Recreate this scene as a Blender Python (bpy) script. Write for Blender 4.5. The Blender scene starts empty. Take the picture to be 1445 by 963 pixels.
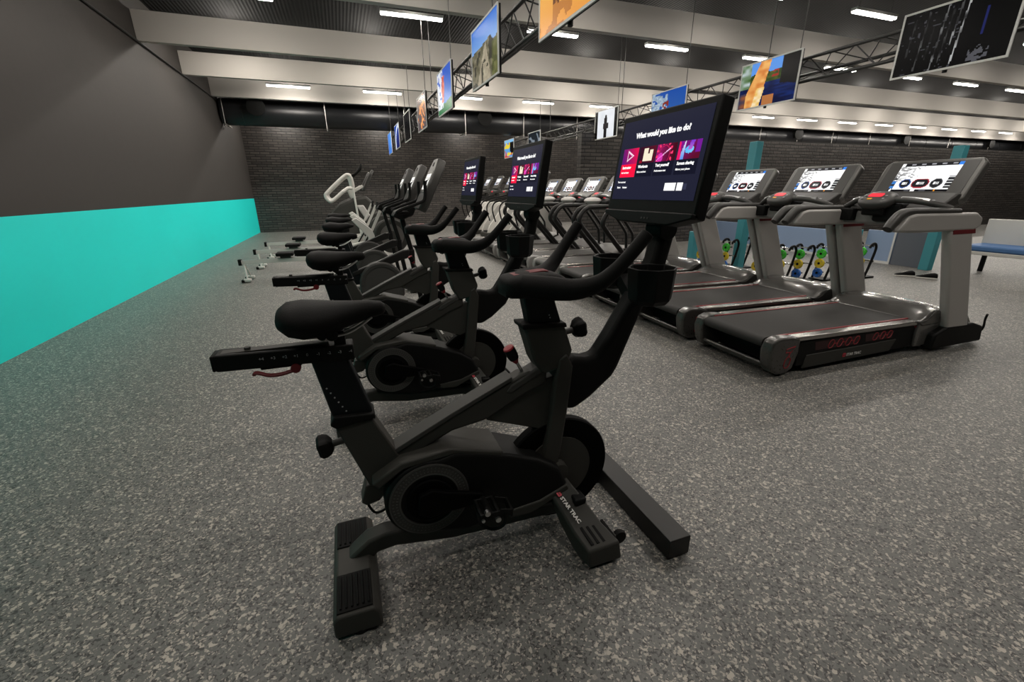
import bpy, math, random
from mathutils import Vector, Matrix
random.seed(7)
SC = bpy.context.scene
COL = SC.collection

# ------------------------------------------------------------------ camera, world, exposure, lamps' power
def make_camera():
    cd = bpy.data.cameras.new('camera'); ob = bpy.data.objects.new('camera', cd); COL.objects.link(ob)
    cd.sensor_fit = 'HORIZONTAL'; cd.sensor_width = 36.0
    cd.lens = 613.711406 / 1445.0 * 36.0
    cd.clip_start = 0.02; cd.clip_end = 200
    pt, yw, rl = 0.33276256, 0.355112816, -0.00746598884
    fw = Vector((math.sin(yw)*math.cos(pt), math.cos(yw)*math.cos(pt), -math.sin(pt)))
    rt = Vector((math.cos(yw), -math.sin(yw), 0)); up = rt.cross(fw)
    c, s = math.cos(rl), math.sin(rl)
    r2 = c*rt + s*up; u2 = -s*rt + c*up
    m = Matrix((( r2.x, u2.x, -fw.x, 0), (r2.y, u2.y, -fw.y, 0), (r2.z, u2.z, -fw.z, 1.5), (0, 0, 0, 1)))
    ob.matrix_world = m
    SC.camera = ob
make_camera()
w = bpy.data.worlds.new('world'); SC.world = w; w.use_nodes = True
w.node_tree.nodes['Background'].inputs[0].default_value = (0.9, 0.95, 1.0, 1)
w.node_tree.nodes['Background'].inputs[1].default_value = 0.02
SC.view_settings.view_transform = 'Standard'; SC.view_settings.look = 'None'
SC.view_settings.gamma = 1; SC.view_settings.use_curve_mapping = False
SC.view_settings.exposure = 0.12
LAMP_WATT = 19.0
BARE_WATT = 50.0
LAMP_COLOR = (1.0, 0.93, 0.84)

# ------------------------------------------------------------------ materials
def lin(c): return tuple(((v/12.92) if v <= .04045 else ((v+.055)/1.055)**2.4) for v in c)
def rgb(r, g, b): return lin((r/255., g/255., b/255.))
def mat(name, col, rough=.5, metal=0., spec=.5, bump=None, emit=None, estr=1., coat=0.):
    m = bpy.data.materials.new(name); m.use_nodes = True
    nt = m.node_tree; b = nt.nodes['Principled BSDF']
    b.inputs['Base Color'].default_value = (*col, 1); b.inputs['Roughness'].default_value = rough
    b.inputs['Metallic'].default_value = metal; b.inputs['Specular IOR Level'].default_value = spec
    b.inputs['Coat Weight'].default_value = coat
    if emit:
        b.inputs['Emission Color'].default_value = (*emit, 1); b.inputs['Emission Strength'].default_value = estr
    # fine procedural surface grain for every material
    tc = nt.nodes.new('ShaderNodeTexCoord'); n = nt.nodes.new('ShaderNodeTexNoise')
    n.inputs['Scale'].default_value = bump[0] if bump else 60; n.inputs['Detail'].default_value = 3
    nt.links.new(tc.outputs['Object'], n.inputs['Vector'])
    if bump:
        bp = nt.nodes.new('ShaderNodeBump'); bp.inputs['Strength'].default_value = bump[1]; bp.inputs['Distance'].default_value = .004
        nt.links.new(n.outputs['Fac'], bp.inputs['Height']); nt.links.new(bp.outputs['Normal'], b.inputs['Normal'])
    mr = nt.nodes.new('ShaderNodeMapRange'); mr.inputs['To Min'].default_value = max(.02, rough-.02); mr.inputs['To Max'].default_value = min(1, rough+.02)
    nt.links.new(n.outputs['Fac'], mr.inputs['Value']); nt.links.new(mr.outputs['Result'], b.inputs['Roughness'])
    return m
def emis(name, col, s=1.):
    m = bpy.data.materials.new(name); m.use_nodes = True
    b = m.node_tree.nodes['Principled BSDF']
    b.inputs['Base Color'].default_value = (0, 0, 0, 1); b.inputs['Roughness'].default_value = .4
    b.inputs['Emission Color'].default_value = (*col, 1); b.inputs['Emission Strength'].default_value = s
    return m
def painted(name, s=1., rough=.25):
    m = bpy.data.materials.new(name); m.use_nodes = True
    nt = m.node_tree; b = nt.nodes['Principled BSDF']
    a = nt.nodes.new('ShaderNodeVertexColor'); a.layer_name = 'Col'
    b.inputs['Base Color'].default_value = (0, 0, 0, 1); b.inputs['Roughness'].default_value = rough
    b.inputs['Specular IOR Level'].default_value = .08
    nt.links.new(a.outputs['Color'], b.inputs['Emission Color']); b.inputs['Emission Strength'].default_value = s
    return m

M = {}
M['black'] = mat('black_plastic', (.0042, .0042, .0040), .55, spec=.18)
M['soft_black'] = mat('soft_black_rubber', (.0042, .0041, .0038), .65, spec=.16, bump=(220, .2))
M['charcoal'] = mat('charcoal_paint', (.038, .0365, .032), .55, spec=.28)
M['charcoal2'] = mat('charcoal_plastic', (.048, .046, .043), .55, spec=.28)
M['post'] = mat('dark_anodised_post', (.0035, .0052, .0065), .45, spec=.25)
M['bar_paint'] = mat('gloss_black_steel', (.010, .0092, .0087), .4, spec=.35)
M['fly'] = mat('flywheel_black', (.0018, .0018, .0018), .6, spec=.06)
M['ring'] = mat('ring_grey', (.060, .058, .055), .5)
M['red'] = mat('red_plastic', rgb(150, 22, 36), .45)
M['red_dark'] = mat('dark_red_plastic', rgb(105, 14, 24), .5)
M['yellow_p'] = mat('yellow_plastic', rgb(200, 150, 30), .45)
M['white_mark'] = mat('white_marking', (.33, .33, .34), .6)
M['white_txt'] = mat('white_lettering', (.75, .73, .70), .5)
M['logo_red'] = mat('red_lettering', rgb(190, 50, 66), .5)
M['steel'] = mat('bright_steel', (.6, .6, .6), .3, metal=1.)
M['chrome'] = mat('chrome', (.85, .85, .85), .16, metal=1.)
M['gun'] = mat('gunmetal_paint', (.42, .40, .38), .26, metal=.85)
M['gun_dark'] = mat('dark_gunmetal', (.085, .081, .076), .28, metal=.5, coat=.3)
M['hood'] = mat('hood_plastic', (.14, .135, .128), .26, metal=.45, coat=.4)
M['belt_grey'] = mat('dusty_treadmill_belt', (.075, .072, .067), .6, bump=(300, .2))
M['belt_black'] = mat('treadmill_belt', (.022, .0205, .019), .72, bump=(300, .2))
M['silver'] = mat('silver_paint', (.46, .44, .42), .45, metal=.15)
M['silver_mid'] = mat('mid_grey_paint', (.26, .25, .24), .45, metal=.15)
M['white'] = mat('white_paint', (.62, .60, .56), .45)
M['console'] = mat('console_dark_grey', (.045, .043, .04), .42)
M['console2'] = mat('console_grey_shell', (.11, .107, .10), .38, metal=.3)
M['silver_shell'] = mat('grey_console_shell', (.058, .056, .053), .38, metal=.3)
M['beam'] = mat('beam_grey_paint', (.46, .432, .395), .75, bump=(8, .1))
M['beam_under'] = M['beam']
M['truss'] = mat('truss_black_steel', (.03, .029, .028), .5)
M['duct'] = mat('duct_black', (.008, .0085, .010), .38, spec=.5)
M['rod'] = mat('zinc_rod', (.5, .48, .45), .4, metal=.9)
M['frame_white'] = mat('picture_frame_white', (.6, .6, .58), .5)
M['tube'] = emis('led_tube', (1, .97, .93), 14.)
M['housing'] = mat('lamp_housing_white', (.7, .7, .68), .5)
M['led_red'] = emis('led_red', rgb(255, 40, 60), 1.0)
M['led_white'] = emis('led_white', (1, .95, .9), 1.2)
M['led_amber'] = emis('led_amber', rgb(230, 160, 40), .8)
M['txt_emit'] = emis('screen_white', (1, 1, 1), 1.0)
M['screen'] = painted('bike_screen_image', 1.0)
M['tscreen'] = painted('console_screen_image', 1.15)
M['picture'] = painted('hanging_screen_image', .85)
M['teal_post'] = mat('teal_paint', rgb(62, 140, 150), .5)
M['green'] = mat('green_rubber', rgb(60, 190, 50), .5)
M['yellow'] = mat('yellow_rubber', rgb(215, 190, 40), .5)
M['blue'] = mat('blue_rubber', rgb(40, 105, 190), .5)
M['panel_blue'] = mat('pale_blue_panel', rgb(140, 160, 190), .3)
M['panel_grey'] = mat('grey_felt_panel', rgb(95, 100, 108), .9, bump=(120, .3))
M['wall_dark'] = mat('dark_wall_paint', (.035, .030, .0265), .72, bump=(14, .05))
M['cushion'] = mat('blue_cushion', rgb(70, 110, 160), .6)

def floor_mat():
    m = bpy.data.materials.new('speckled_rubber_floor'); m.use_nodes = True
    nt = m.node_tree; b = nt.nodes['Principled BSDF']; L = nt.links.new
    tc = nt.nodes.new('ShaderNodeTexCoord')
    nz = nt.nodes.new('ShaderNodeTexNoise'); nz.inputs['Scale'].default_value = 60; nz.inputs['Detail'].default_value = 2
    L(tc.outputs['Object'], nz.inputs['Vector'])
    mx = nt.nodes.new('ShaderNodeMix'); mx.data_type = 'VECTOR'; mx.inputs[0].default_value = .018
    L(tc.outputs['Object'], mx.inputs[4]); L(nz.outputs['Color'], mx.inputs[5])
    def chips(scale, thr, soft=.01):
        v = nt.nodes.new('ShaderNodeTexVoronoi'); v.inputs['Scale'].default_value = scale
        L(mx.outputs[1], v.inputs['Vector'])
        sep = nt.nodes.new('ShaderNodeSeparateColor'); L(v.outputs['Color'], sep.inputs[0])
        r = nt.nodes.new('ShaderNodeMapRange'); r.inputs['From Min'].default_value = thr; r.inputs['From Max'].default_value = thr+soft
        L(sep.outputs[0], r.inputs['Value'])
        return r.outputs['Result'], sep
    base = nt.nodes.new('ShaderNodeTexNoise'); base.inputs['Scale'].default_value = 1.2; base.inputs['Detail'].default_value = 4
    L(tc.outputs['Object'], base.inputs['Vector'])
    cr = nt.nodes.new('ShaderNodeValToRGB')
    cr.color_ramp.elements[0].position = .3; cr.color_ramp.elements[0].color = (.111, .112, .106, 1)
    cr.color_ramp.elements[1].position = .7; cr.color_ramp.elements[1].color = (.139, .138, .129, 1)
    L(base.outputs['Fac'], cr.inputs['Fac'])
    cur = cr.outputs['Color']
    for scale, thr, col in ((105, .70, (.042, .042, .040)), (160, .74, (.15, .147, .14)), (150, .865, (.36, .33, .285)), (82, .94, (.44, .40, .345))):
        f, sep = chips(scale, thr)
        k = nt.nodes.new('ShaderNodeMix'); k.data_type = 'RGBA'
        L(f, k.inputs[0]); L(cur, k.inputs[6]); k.inputs[7].default_value = (*col, 1)
        cur = k.outputs[2]
    L(cur, b.inputs['Base Color']); b.inputs['Roughness'].default_value = .5
    b.inputs['Specular IOR Level'].default_value = .5
    return m
M['floor'] = floor_mat()
def brick_mat():
    m = bpy.data.materials.new('dark_brick'); m.use_nodes = True
    nt = m.node_tree; b = nt.nodes['Principled BSDF']; L = nt.links.new
    tc = nt.nodes.new('ShaderNodeTexCoord'); sp = nt.nodes.new('ShaderNodeSeparateXYZ'); cb = nt.nodes.new('ShaderNodeCombineXYZ')
    ad = nt.nodes.new('ShaderNodeMath'); ad.operation = 'ADD'
    L(tc.outputs['Object'], sp.inputs[0]); L(sp.outputs['X'], ad.inputs[0]); L(sp.outputs['Y'], ad.inputs[1])
    L(ad.outputs[0], cb.inputs['X']); L(sp.outputs['Z'], cb.inputs['Y'])
    br = nt.nodes.new('ShaderNodeTexBrick'); L(cb.outputs[0], br.inputs['Vector'])
    br.inputs['Scale'].default_value = 1; br.inputs['Brick Width'].default_value = .34; br.inputs['Row Height'].default_value = .09
    br.inputs['Mortar Size'].default_value = .014; br.inputs['Mortar Smooth'].default_value = .3
    br.inputs['Color1'].default_value = (.070, .061, .054, 1); br.inputs['Color2'].default_value = (.036, .031, .028, 1)
    br.inputs['Mortar'].default_value = (.010, .009, .008, 1)
    nz = nt.nodes.new('ShaderNodeTexNoise'); nz.inputs['Scale'].default_value = 14; nz.inputs['Detail'].default_value = 5
    L(cb.outputs[0], nz.inputs['Vector'])
    ad2 = nt.nodes.new('ShaderNodeMath'); ad2.operation = 'MULTIPLY_ADD'; ad2.inputs[1].default_value = .35
    L(nz.outputs['Fac'], ad2.inputs[0])
    inv = nt.nodes.new('ShaderNodeMath'); inv.operation = 'SUBTRACT'; inv.inputs[0].default_value = 1; L(br.outputs['Fac'], inv.inputs[1])
    L(inv.outputs[0], ad2.inputs[2])
    bp = nt.nodes.new('ShaderNodeBump'); bp.inputs['Strength'].default_value = .9; bp.inputs['Distance'].default_value = .03
    L(ad2.outputs[0], bp.inputs['Height']); L(bp.outputs['Normal'], b.inputs['Normal'])
    L(br.outputs['Color'], b.inputs['Base Color']); b.inputs['Roughness'].default_value = .42; b.inputs['Specular IOR Level'].default_value = .5
    return m
M['brick'] = brick_mat()
def teal_mat():
    return mat('teal_wall_paint', (.008, .86, .80), .55, bump=(20, .03))
M['teal'] = teal_mat()
def ceil_mat():
    m = bpy.data.materials.new('dark_corrugated_ceiling'); m.use_nodes = True
    nt = m.node_tree; b = nt.nodes['Principled BSDF']; L = nt.links.new
    tc = nt.nodes.new('ShaderNodeTexCoord'); wv = nt.nodes.new('ShaderNodeTexWave'); wv.bands_direction = 'X'
    wv.inputs['Scale'].default_value = 4.5; L(tc.outputs['Object'], wv.inputs['Vector'])
    cr = nt.nodes.new('ShaderNodeValToRGB'); cr.color_ramp.elements[0].color = (.0065, .006, .0058, 1); cr.color_ramp.elements[1].color = (.0085, .008, .0075, 1)
    L(wv.outputs['Fac'], cr.inputs['Fac']); L(cr.outputs['Color'], b.inputs['Base Color'])
    bp = nt.nodes.new('ShaderNodeBump'); bp.inputs['Strength'].default_value = .35; bp.inputs['Distance'].default_value = .02
    L(wv.outputs['Fac'], bp.inputs['Height']); L(bp.outputs['Normal'], b.inputs['Normal'])
    b.inputs['Roughness'].default_value = .8; b.inputs['Specular IOR Level'].default_value = .2
    return m
M['ceiling'] = ceil_mat()

# ------------------------------------------------------------------ mesh helpers
class MB:
    def __init__(s): s.v = []; s.f = []
    def add(s, vs, fs):
        o = len(s.v); s.v += [tuple(v) for v in vs]; s.f += [tuple(i+o for i in f) for f in fs]; return s
    def box(s, x0, x1, y0, y1, z0, z1):
        return s.add([(x0,y0,z0),(x1,y0,z0),(x1,y1,z0),(x0,y1,z0),(x0,y0,z1),(x1,y0,z1),(x1,y1,z1),(x0,y1,z1)],
                     [(0,3,2,1),(4,5,6,7),(0,1,5,4),(1,2,6,5),(2,3,7,6),(3,0,4,7)])
    def prism(s, poly, y0, y1):                       # polygon in x,z swept along y
        n = len(poly)
        a = sum(poly[i][0]*poly[(i+1)%n][1]-poly[(i+1)%n][0]*poly[i][1] for i in range(n))
        if a < 0: poly = poly[::-1]
        vs = [(p[0], y0, p[1]) for p in poly] + [(p[0], y1, p[1]) for p in poly]
        fs = [tuple(range(n)), tuple(range(2*n-1, n-1, -1))]
        fs += [((i+1)%n, i, n+i, n+(i+1)%n) for i in range(n)]
        return s.add(vs, fs)
    def prism_on(s, poly, o, ex, ey, ez, d0, d1):     # polygon in the frame (ex, ey) swept along ez
        n = len(poly)
        a = sum(poly[i][0]*poly[(i+1)%n][1]-poly[(i+1)%n][0]*poly[i][1] for i in range(n))
        if a < 0: poly = poly[::-1]
        o, ex, ey, ez = map(Vector, (o, ex, ey, ez))
        vs = [o+ex*p[0]+ey*p[1]+ez*d0 for p in poly] + [o+ex*p[0]+ey*p[1]+ez*d1 for p in poly]
        fs = [tuple(range(n-1, -1, -1)), tuple(range(n, 2*n))]
        fs += [(i, (i+1)%n, n+(i+1)%n, n+i) for i in range(n)]
        return s.add(vs, fs)
    def loft(s, rings, cap=True, closed=False):
        n = len(rings[0]); vs = [p for r in rings for p in r]; fs = []
        for k in range(len(rings) - (0 if closed else 1)):
            a = k*n; b = ((k+1) % len(rings))*n
            fs += [(a+i, a+(i+1)%n, b+(i+1)%n, b+i) for i in range(n)]
        if cap and not closed:
            fs.append(tuple(range(n-1, -1, -1))); fs.append(tuple(range((len(rings)-1)*n, len(rings)*n)))
        return s.add(vs, fs)
    def tube(s, pts, r, n=12, cap=True, closed=False, flat=1.0, side=None):
        pts = [Vector(p) for p in pts]; rs = r if isinstance(r, (list, tuple)) else [r]*len(pts)
        rings = []; prev = None
        for i, p in enumerate(pts):
            if closed: t = pts[(i+1)%len(pts)] - pts[i-1]
            else: t = pts[min(i+1, len(pts)-1)] - pts[max(i-1, 0)]
            t.normalize()
            if side is not None: u = Vector(side)
            elif prev is None: u = Vector((0,0,1)) if abs(t.z) < .9 else Vector((1,0,0))
            else: u = prev
            u = (u - t*u.dot(t)); u.normalize(); prev = u; w_ = t.cross(u)
            rings.append([p + (u*math.cos(a)*flat + w_*math.sin(a))*rs[i] for a in [2*math.pi*k/n for k in range(n)]])
        return s.loft(rings, cap, closed)
    def cyl(s, p, q, r, n=24, r2=None):
        return s.tube([p, q], [r, r if r2 is None else r2], n)
    def lathe(s, prof, o=(0,0,0), ax='z', n=32):       # prof: (radius, height); open ends are capped by radius 0
        rings = []
        for r, h in prof:
            ring = []
            for k in range(n):
                a = 2*math.pi*k/n; c, d = r*math.cos(a), r*math.sin(a)
                if ax == 'z': q = (c, d, h)
                elif ax == 'y': q = (d, h, c)
                else: q = (h, c, d)
                ring.append((q[0]+o[0], q[1]+o[1], q[2]+o[2]))
            rings.append(ring)
        return s.loft(rings, True)
    def bar(s, p, q, w_, h, up=(0,0,1)):
        p, q = Vector(p), Vector(q); t = (q-p).normalized(); u = Vector(up); u = (u-t*u.dot(t)).normalized(); e = t.cross(u)
        r = lambda c: [c+e*w_/2+u*h/2, c-e*w_/2+u*h/2, c-e*w_/2-u*h/2, c+e*w_/2-u*h/2]
        return s.loft([r(p), r(q)])
    def ball(s, c, rx, ry, rz, n=16, m_=10):
        rings = []
        for j in range(1, m_):
            a = math.pi*j/m_
            rings.append([(c[0]+rx*math.sin(a)*math.cos(2*math.pi*k/n), c[1]+ry*math.sin(a)*math.sin(2*math.pi*k/n), c[2]-rz*math.cos(a)) for k in range(n)])
        return s.loft(rings)
    def shift(s, d):
        s.v = [(v[0]+d[0], v[1]+d[1], v[2]+d[2]) for v in s.v]; return s
    def rot_z(s, a):
        c, d = math.cos(a), math.sin(a); s.v = [(v[0]*c-v[1]*d, v[0]*d+v[1]*c, v[2]) for v in s.v]; return s
    def build(s, name, m, parent=None, off=(0,0,0), bevel=0., seg=2, ang=32, label=None):
        me = bpy.data.meshes.new(name)
        me.from_pydata([(v[0]-off[0], v[1]-off[1], v[2]-off[2]) for v in s.v], [], s.f)
        me.validate(); me.update()
        import bmesh
        bm = bmesh.new(); bm.from_mesh(me); bmesh.ops.recalc_face_normals(bm, faces=bm.faces); bm.to_mesh(me); bm.free()
        me.materials.append(m)
        me.shade_smooth(); me.set_sharp_from_angle(angle=math.radians(ang))
        ob = bpy.data.objects.new(name, me); COL.objects.link(ob)
        if parent: ob.parent = parent
        if bevel:
            b = ob.modifiers.new('bevel', 'BEVEL'); b.width = bevel; b.segments = seg; b.limit_method = 'ANGLE'; b.angle_limit = math.radians(35)
            b.harden_normals = False
        if label: ob['label'] = label
        return ob
def smooth(pts, k=6):
    P = [Vector(p) for p in pts]; out = []
    for i in range(len(P)-1):
        p0, p1, p2, p3 = P[max(i-1,0)], P[i], P[i+1], P[min(i+2, len(P)-1)]
        for j in range(k):
            t = j/k
            out.append(.5*((2*p1)+(-p0+p2)*t+(2*p0-5*p1+4*p2-p3)*t*t+(-p0+3*p1-3*p2+p3)*t**3))
    out.append(P[-1]); return out
def smooth_r(rs, k=6):
    out = []
    for i in range(len(rs)-1):
        out += [rs[i]+(rs[i+1]-rs[i])*j/k for j in range(k)]
    return out+[rs[-1]]
def circle(cx, cz, r, a0=0, a1=360, n=24):
    return [(cx+r*math.cos(math.radians(a0+(a1-a0)*k/n)), cz+r*math.sin(math.radians(a0+(a1-a0)*k/n))) for k in range(n+1)]
def rrect(w_, h, r, n=4):
    out = []
    for cx, cy, a in ((w_/2-r, h/2-r, 0), (-w_/2+r, h/2-r, 90), (-w_/2+r, -h/2+r, 180), (w_/2-r, -h/2+r, 270)):
        out += [(cx+r*math.cos(math.radians(a+90*k/n)), cy+r*math.sin(math.radians(a+90*k/n))) for k in range(n+1)]
    return out
def annulus(mb, o, r0, r1, y0, y1, n=48, a0=0, a1=360):
    full = (a1-a0) >= 360
    k = n if full else n+1
    rings = []
    for i in range(k):
        a = math.radians(a0+(a1-a0)*i/n); c, s_ = math.cos(a), math.sin(a)
        rings.append([(o[0]+r0*c, o[1]+y0, o[2]+r0*s_), (o[0]+r1*c, o[1]+y0, o[2]+r1*s_), (o[0]+r1*c, o[1]+y1, o[2]+r1*s_), (o[0]+r0*c, o[1]+y1, o[2]+r0*s_)])
    mb.loft(rings, cap=not full, closed=full); return mb
def text_part(name, body, size, m, parent, o, ex, ey, off=(0,0,0), align='LEFT', bold=0., depth=.0006, xs=1.0):
    cu = bpy.data.curves.new(name, 'FONT'); cu.body = body; cu.size = size; cu.align_x = align; cu.offset = bold; cu.extrude = depth
    cu.resolution_u = 2
    t = bpy.data.objects.new(name, cu); COL.objects.link(t)
    bpy.context.view_layer.update()
    me = bpy.data.meshes.new_from_object(t.evaluated_get(bpy.context.evaluated_depsgraph_get()))
    COL.objects.unlink(t); bpy.data.objects.remove(t); bpy.data.curves.remove(cu)
    ex, ey = Vector(ex).normalized(), Vector(ey).normalized(); ez = ex.cross(ey); o = Vector(o)-Vector(off)
    for v in me.vertices:
        p = o + ex*v.co.x*xs + ey*v.co.y + ez*v.co.z; v.co = p
    me.materials.clear(); me.materials.append(m); me.name = name
    ob = bpy.data.objects.new(name, me); COL.objects.link(ob)
    if parent: ob.parent = parent
    return ob
def paint_panel(name, W, H, fn, o, ex, ey, m, parent, off=(0,0,0)):
    """flat lit panel: a W x H grid of coloured cells; o = lower left corner, ex / ey = full side vectors, fn(u, v) -> sRGB 0..1"""
    o, ex, ey = Vector(o)-Vector(off), Vector(ex), Vector(ey)
    vs = [o+ex*(i/W)+ey*(j/H) for j in range(H+1) for i in range(W+1)]
    fs = [(j*(W+1)+i, j*(W+1)+i+1, (j+1)*(W+1)+i+1, (j+1)*(W+1)+i) for j in range(H) for i in range(W)]
    me = bpy.data.meshes.new(name); me.from_pydata(vs, [], fs); me.update()
    at = me.color_attributes.new('Col', 'FLOAT_COLOR', 'CORNER')
    buf = []
    for j in range(H):
        for i in range(W):
            c = lin([min(1, max(0, q)) for q in fn((i+.5)/W, (j+.5)/H)]); buf += [*c, 1.]*4
    at.data.foreach_set('color', buf); me.materials.append(m)
    ob = bpy.data.objects.new(name, me); COL.objects.link(ob)
    if parent: ob.parent = parent
    return ob
def thing(name, label, cat, loc=(0,0,0), rz=0., group=None):
    o = bpy.data.objects.new(name, None); COL.objects.link(o); o.empty_display_size = .1
    o.location = loc; o.rotation_euler = (0,0,rz); o['label'] = label; o['category'] = cat
    if group: o['group'] = group
    return o
def tag(o, label, cat, group=None):
    o['label'] = label; o['category'] = cat
    if group: o['group'] = group
    return o
def struct(o): o['kind'] = 'structure'; return o
def dup(root, loc, rz=0., label=None):
    def rec(o, par):
        c = o.copy(); COL.objects.link(c)
        if par: c.parent = par
        for ch in list(o.children): rec(ch, c)
        return c
    r = rec(root, None); r.location = loc; r.rotation_euler = (0,0,rz)
    if label: r['label'] = label
    return r

# ------------------------------------------------------------------ the setting
XL, YB, XR, YF, ZC = -3.18, 20.2, 46.0, -4.0, 5.02
def wallbox(name, m, *a): return struct(MB().box(*a).build(name, m))
wallbox('floor', M['floor'], XL-.2, XR+.2, YF-.2, YB+.2, -.12, 0)
wallbox('ceiling', M['ceiling'], XL-.2, XR+.2, YF-.2, YB+.2, ZC, ZC+.1)
wallbox('wall_left', M['wall_dark'], XL-.2, XL, YF-.2, YB+.2, 0, ZC)
wallbox('wall_back', M['brick'], XL, XR, YB, YB+.2, 0, ZC)
wallbox('wall_right', M['wall_dark'], XR, XR+.2, YF-.2, YB+.2, 0, ZC)
wallbox('wall_front', M['wall_dark'], XL, XR, YF-.2, YF, 0, ZC)
wallbox('wall_partition', M['brick'], 6.0, XR, 10.9, 11.1, 0, 2.9)
wallbox('trim_1', M['teal'], XL, XL+.008, YF, YB-.02, 0.0, 1.29)                       # teal band on the left wall
struct(MB().cyl((XL+.03, YF, 4.15), (XL+.03, YB, 4.15), .018, 10).build('trim_2', M['truss']))
# roof beams
def beam(y, label):
    mb = MB(); d = .13
    mb.prism_on([(0, 4.66), (0, 4.17), (d, 4.17), (d, 4.66)], (XL+.01, y, 0), (0,1,0), (0,0,1), (1,0,0), 0, XR-XL-.02)
    tag(mb.build('ceiling_beam', M['beam']), label, 'beam', 'grey roof beams')
beam(1.4, 'grey roof beam over the camera, second from the front of the hall')
beam(4.7, 'grey roof beam in front of the nearest hanging screens, out of view overhead')
beam(7.97, 'broad grey roof beam nearest the camera, cut by the top edge of the photo')
beam(11.2, 'grey roof beam second from the camera, behind the nearest row of light battens')
beam(13.8, 'grey roof beam third from the camera, below the second in the photo')
beam(16.4, 'grey roof beam just above the black air duct, deepest in the hall')
# air duct along the back wall
def air_duct():
    t = thing('air_duct', 'long round black ventilation duct hung under the beams along the brick wall', 'air duct', (8, 17.2, 3.88))
    O = (8, 17.2, 3.88); R = .38
    prof = []
    mb = MB(); mb.cyl((XL+.06, 17.2, 3.88), (45.5, 17.2, 3.88), R, 40); mb.build('duct_body', M['duct'], t, O)
    mb = MB()
    for x in [XL+.6+2.4*k for k in range(20)]: mb.cyl((x, 17.2, 3.88), (x+.05, 17.2, 3.88), R+.012, 40)
    mb.build('duct_seam', M['duct'], t, O)
    for x in (-2.1, 5.2, 13.6, 20.9, 29.0, 37.0):
        mb = MB(); mb.lathe([(.19, 0), (.20, -.16), (.26, -.20), (.26, -.24), (.02, -.25)], (x, 17.2-R+.05, 3.98), 'y', 28)
        mb.build('air_outlet', M['black'], t, O)
    for x in (-3.02, -.15, 2.35, 4.5, 6.75, 9.0, 11.3, 13.9, 16.3, 18.6, 21.0, 23.4, 26.2, 29.5, 33.0, 37.0, 41.0):
        MB().cyl((x, 16.77, 3.40), (x, 16.77, 5.02), .011, 8).build('hanger_rod', M['rod'], t, O)
        MB().box(x-.02, x+.02, 16.75, 17.60, 3.465, 3.50).build('hanger_strap', M['rod'], t, O)
air_duct()

# ------------------------------------------------------------------ ceiling lights (LED battens, each with its own lamp)
ORD = ['first', 'second', 'third', 'fourth', 'fifth', 'sixth', 'seventh', 'eighth', 'ninth', 'tenth', 'eleventh', 'twelfth', 'thirteenth', 'fourteenth', 'fifteenth', 'sixteenth']
AREA = bpy.data.lights.new('batten_lamp', 'AREA'); AREA.shape = 'RECTANGLE'; AREA.size = 1.1; AREA.size_y = .07
AREA.energy = LAMP_WATT; AREA.color = LAMP_COLOR
DIM = bpy.data.lights.new('bare_tube_glow', 'POINT'); DIM.energy = BARE_WATT*.62; DIM.color = LAMP_COLOR; DIM.shadow_soft_size = .12
AREA_DIM = AREA.copy(); AREA_DIM.energy = LAMP_WATT*.6
LOW = DIM.copy(); LOW.energy = BARE_WATT*.22
AREA_FAR = AREA.copy(); AREA_FAR.energy = LAMP_WATT*1.65
BARE = bpy.data.lights.new('bare_tube_glow', 'POINT'); BARE.energy = BARE_WATT; BARE.color = LAMP_COLOR; BARE.shadow_soft_size = .12
BH = MB().box(-.58, .58, -.06, .06, .0, .05).build('housing', M['housing'], None, (0,0,0), .006)
BT = MB().tube([(-.565, -.028, -.014), (.565, -.028, -.014)], .022, 10).build('led_tube', M['tube'])
def batten(x, y, z, where, n, twin=False):
    t = thing('ceiling_light', '%s LED batten from the left wall, row %s' % (ORD[n], where), 'ceiling light', (x, y, z), 0, 'LED battens ' + where)
    h = BH if not h_used else BH.copy(); 
    if h_used: COL.objects.link(h)
    h.parent = t
    for s in (0, 1):
        b = BT if not h_used and s == 0 else BT.copy()
        if b is not BT: COL.objects.link(b)
        b.parent = t; b.location = (0, .056*s, 0)
        h_used.append(1)
    l = bpy.data.objects.new('lamp', AREA_DIM if y < 1 else AREA_FAR if y > 12 else AREA); COL.objects.link(l); l.parent = t; l.location = (0, 0, -.045)
    l = bpy.data.objects.new('bare_tube_glow', LOW if 6 < y < 7 else DIM if y < 7 else BARE); COL.objects.link(l); l.parent = t; l.location = (0, 0, -.06)
    MB().cyl((-.45, 0, .04), (-.45, 0, ZC-z), .003, 6).cyl((.45, 0, .04), (.45, 0, ZC-z), .003, 6).build('suspension_wire', M['truss'], t)
h_used = []
for y, z, where, xs in ((.3, 4.6, 'added unseen over the camera', [-1.75+2.9*k for k in range(5)]),  # battens added out of view to light the near floor
                        (3.5, 4.6, 'added unseen just ahead of the camera', [-1.75+2.9*k for k in range(6)]),  # another unseen row, added to brighten the nearest machines and floor
                        (6.75, 4.6, 'nearest in view', [-1.75+2.9*k for k in range(9)]),
                        (9.68, 4.6, 'behind the nearest beam', [-1.25+2.9*k for k in range(12)]),
                        (12.6, 4.78, 'behind the second beam', [-1.75+2.9*k for k in range(14)]),
                        (19.0, 4.25, 'added unseen behind the duct', [-1.75+3.6*k for k in range(11)]),  # hidden row added to brighten the upper brick wall
                        (15.6, 4.4, 'in front of the duct', [-1.03+2.62*k for k in range(16)])):
    for n, x in enumerate(xs): batten(x, y, z, where, n)

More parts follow.
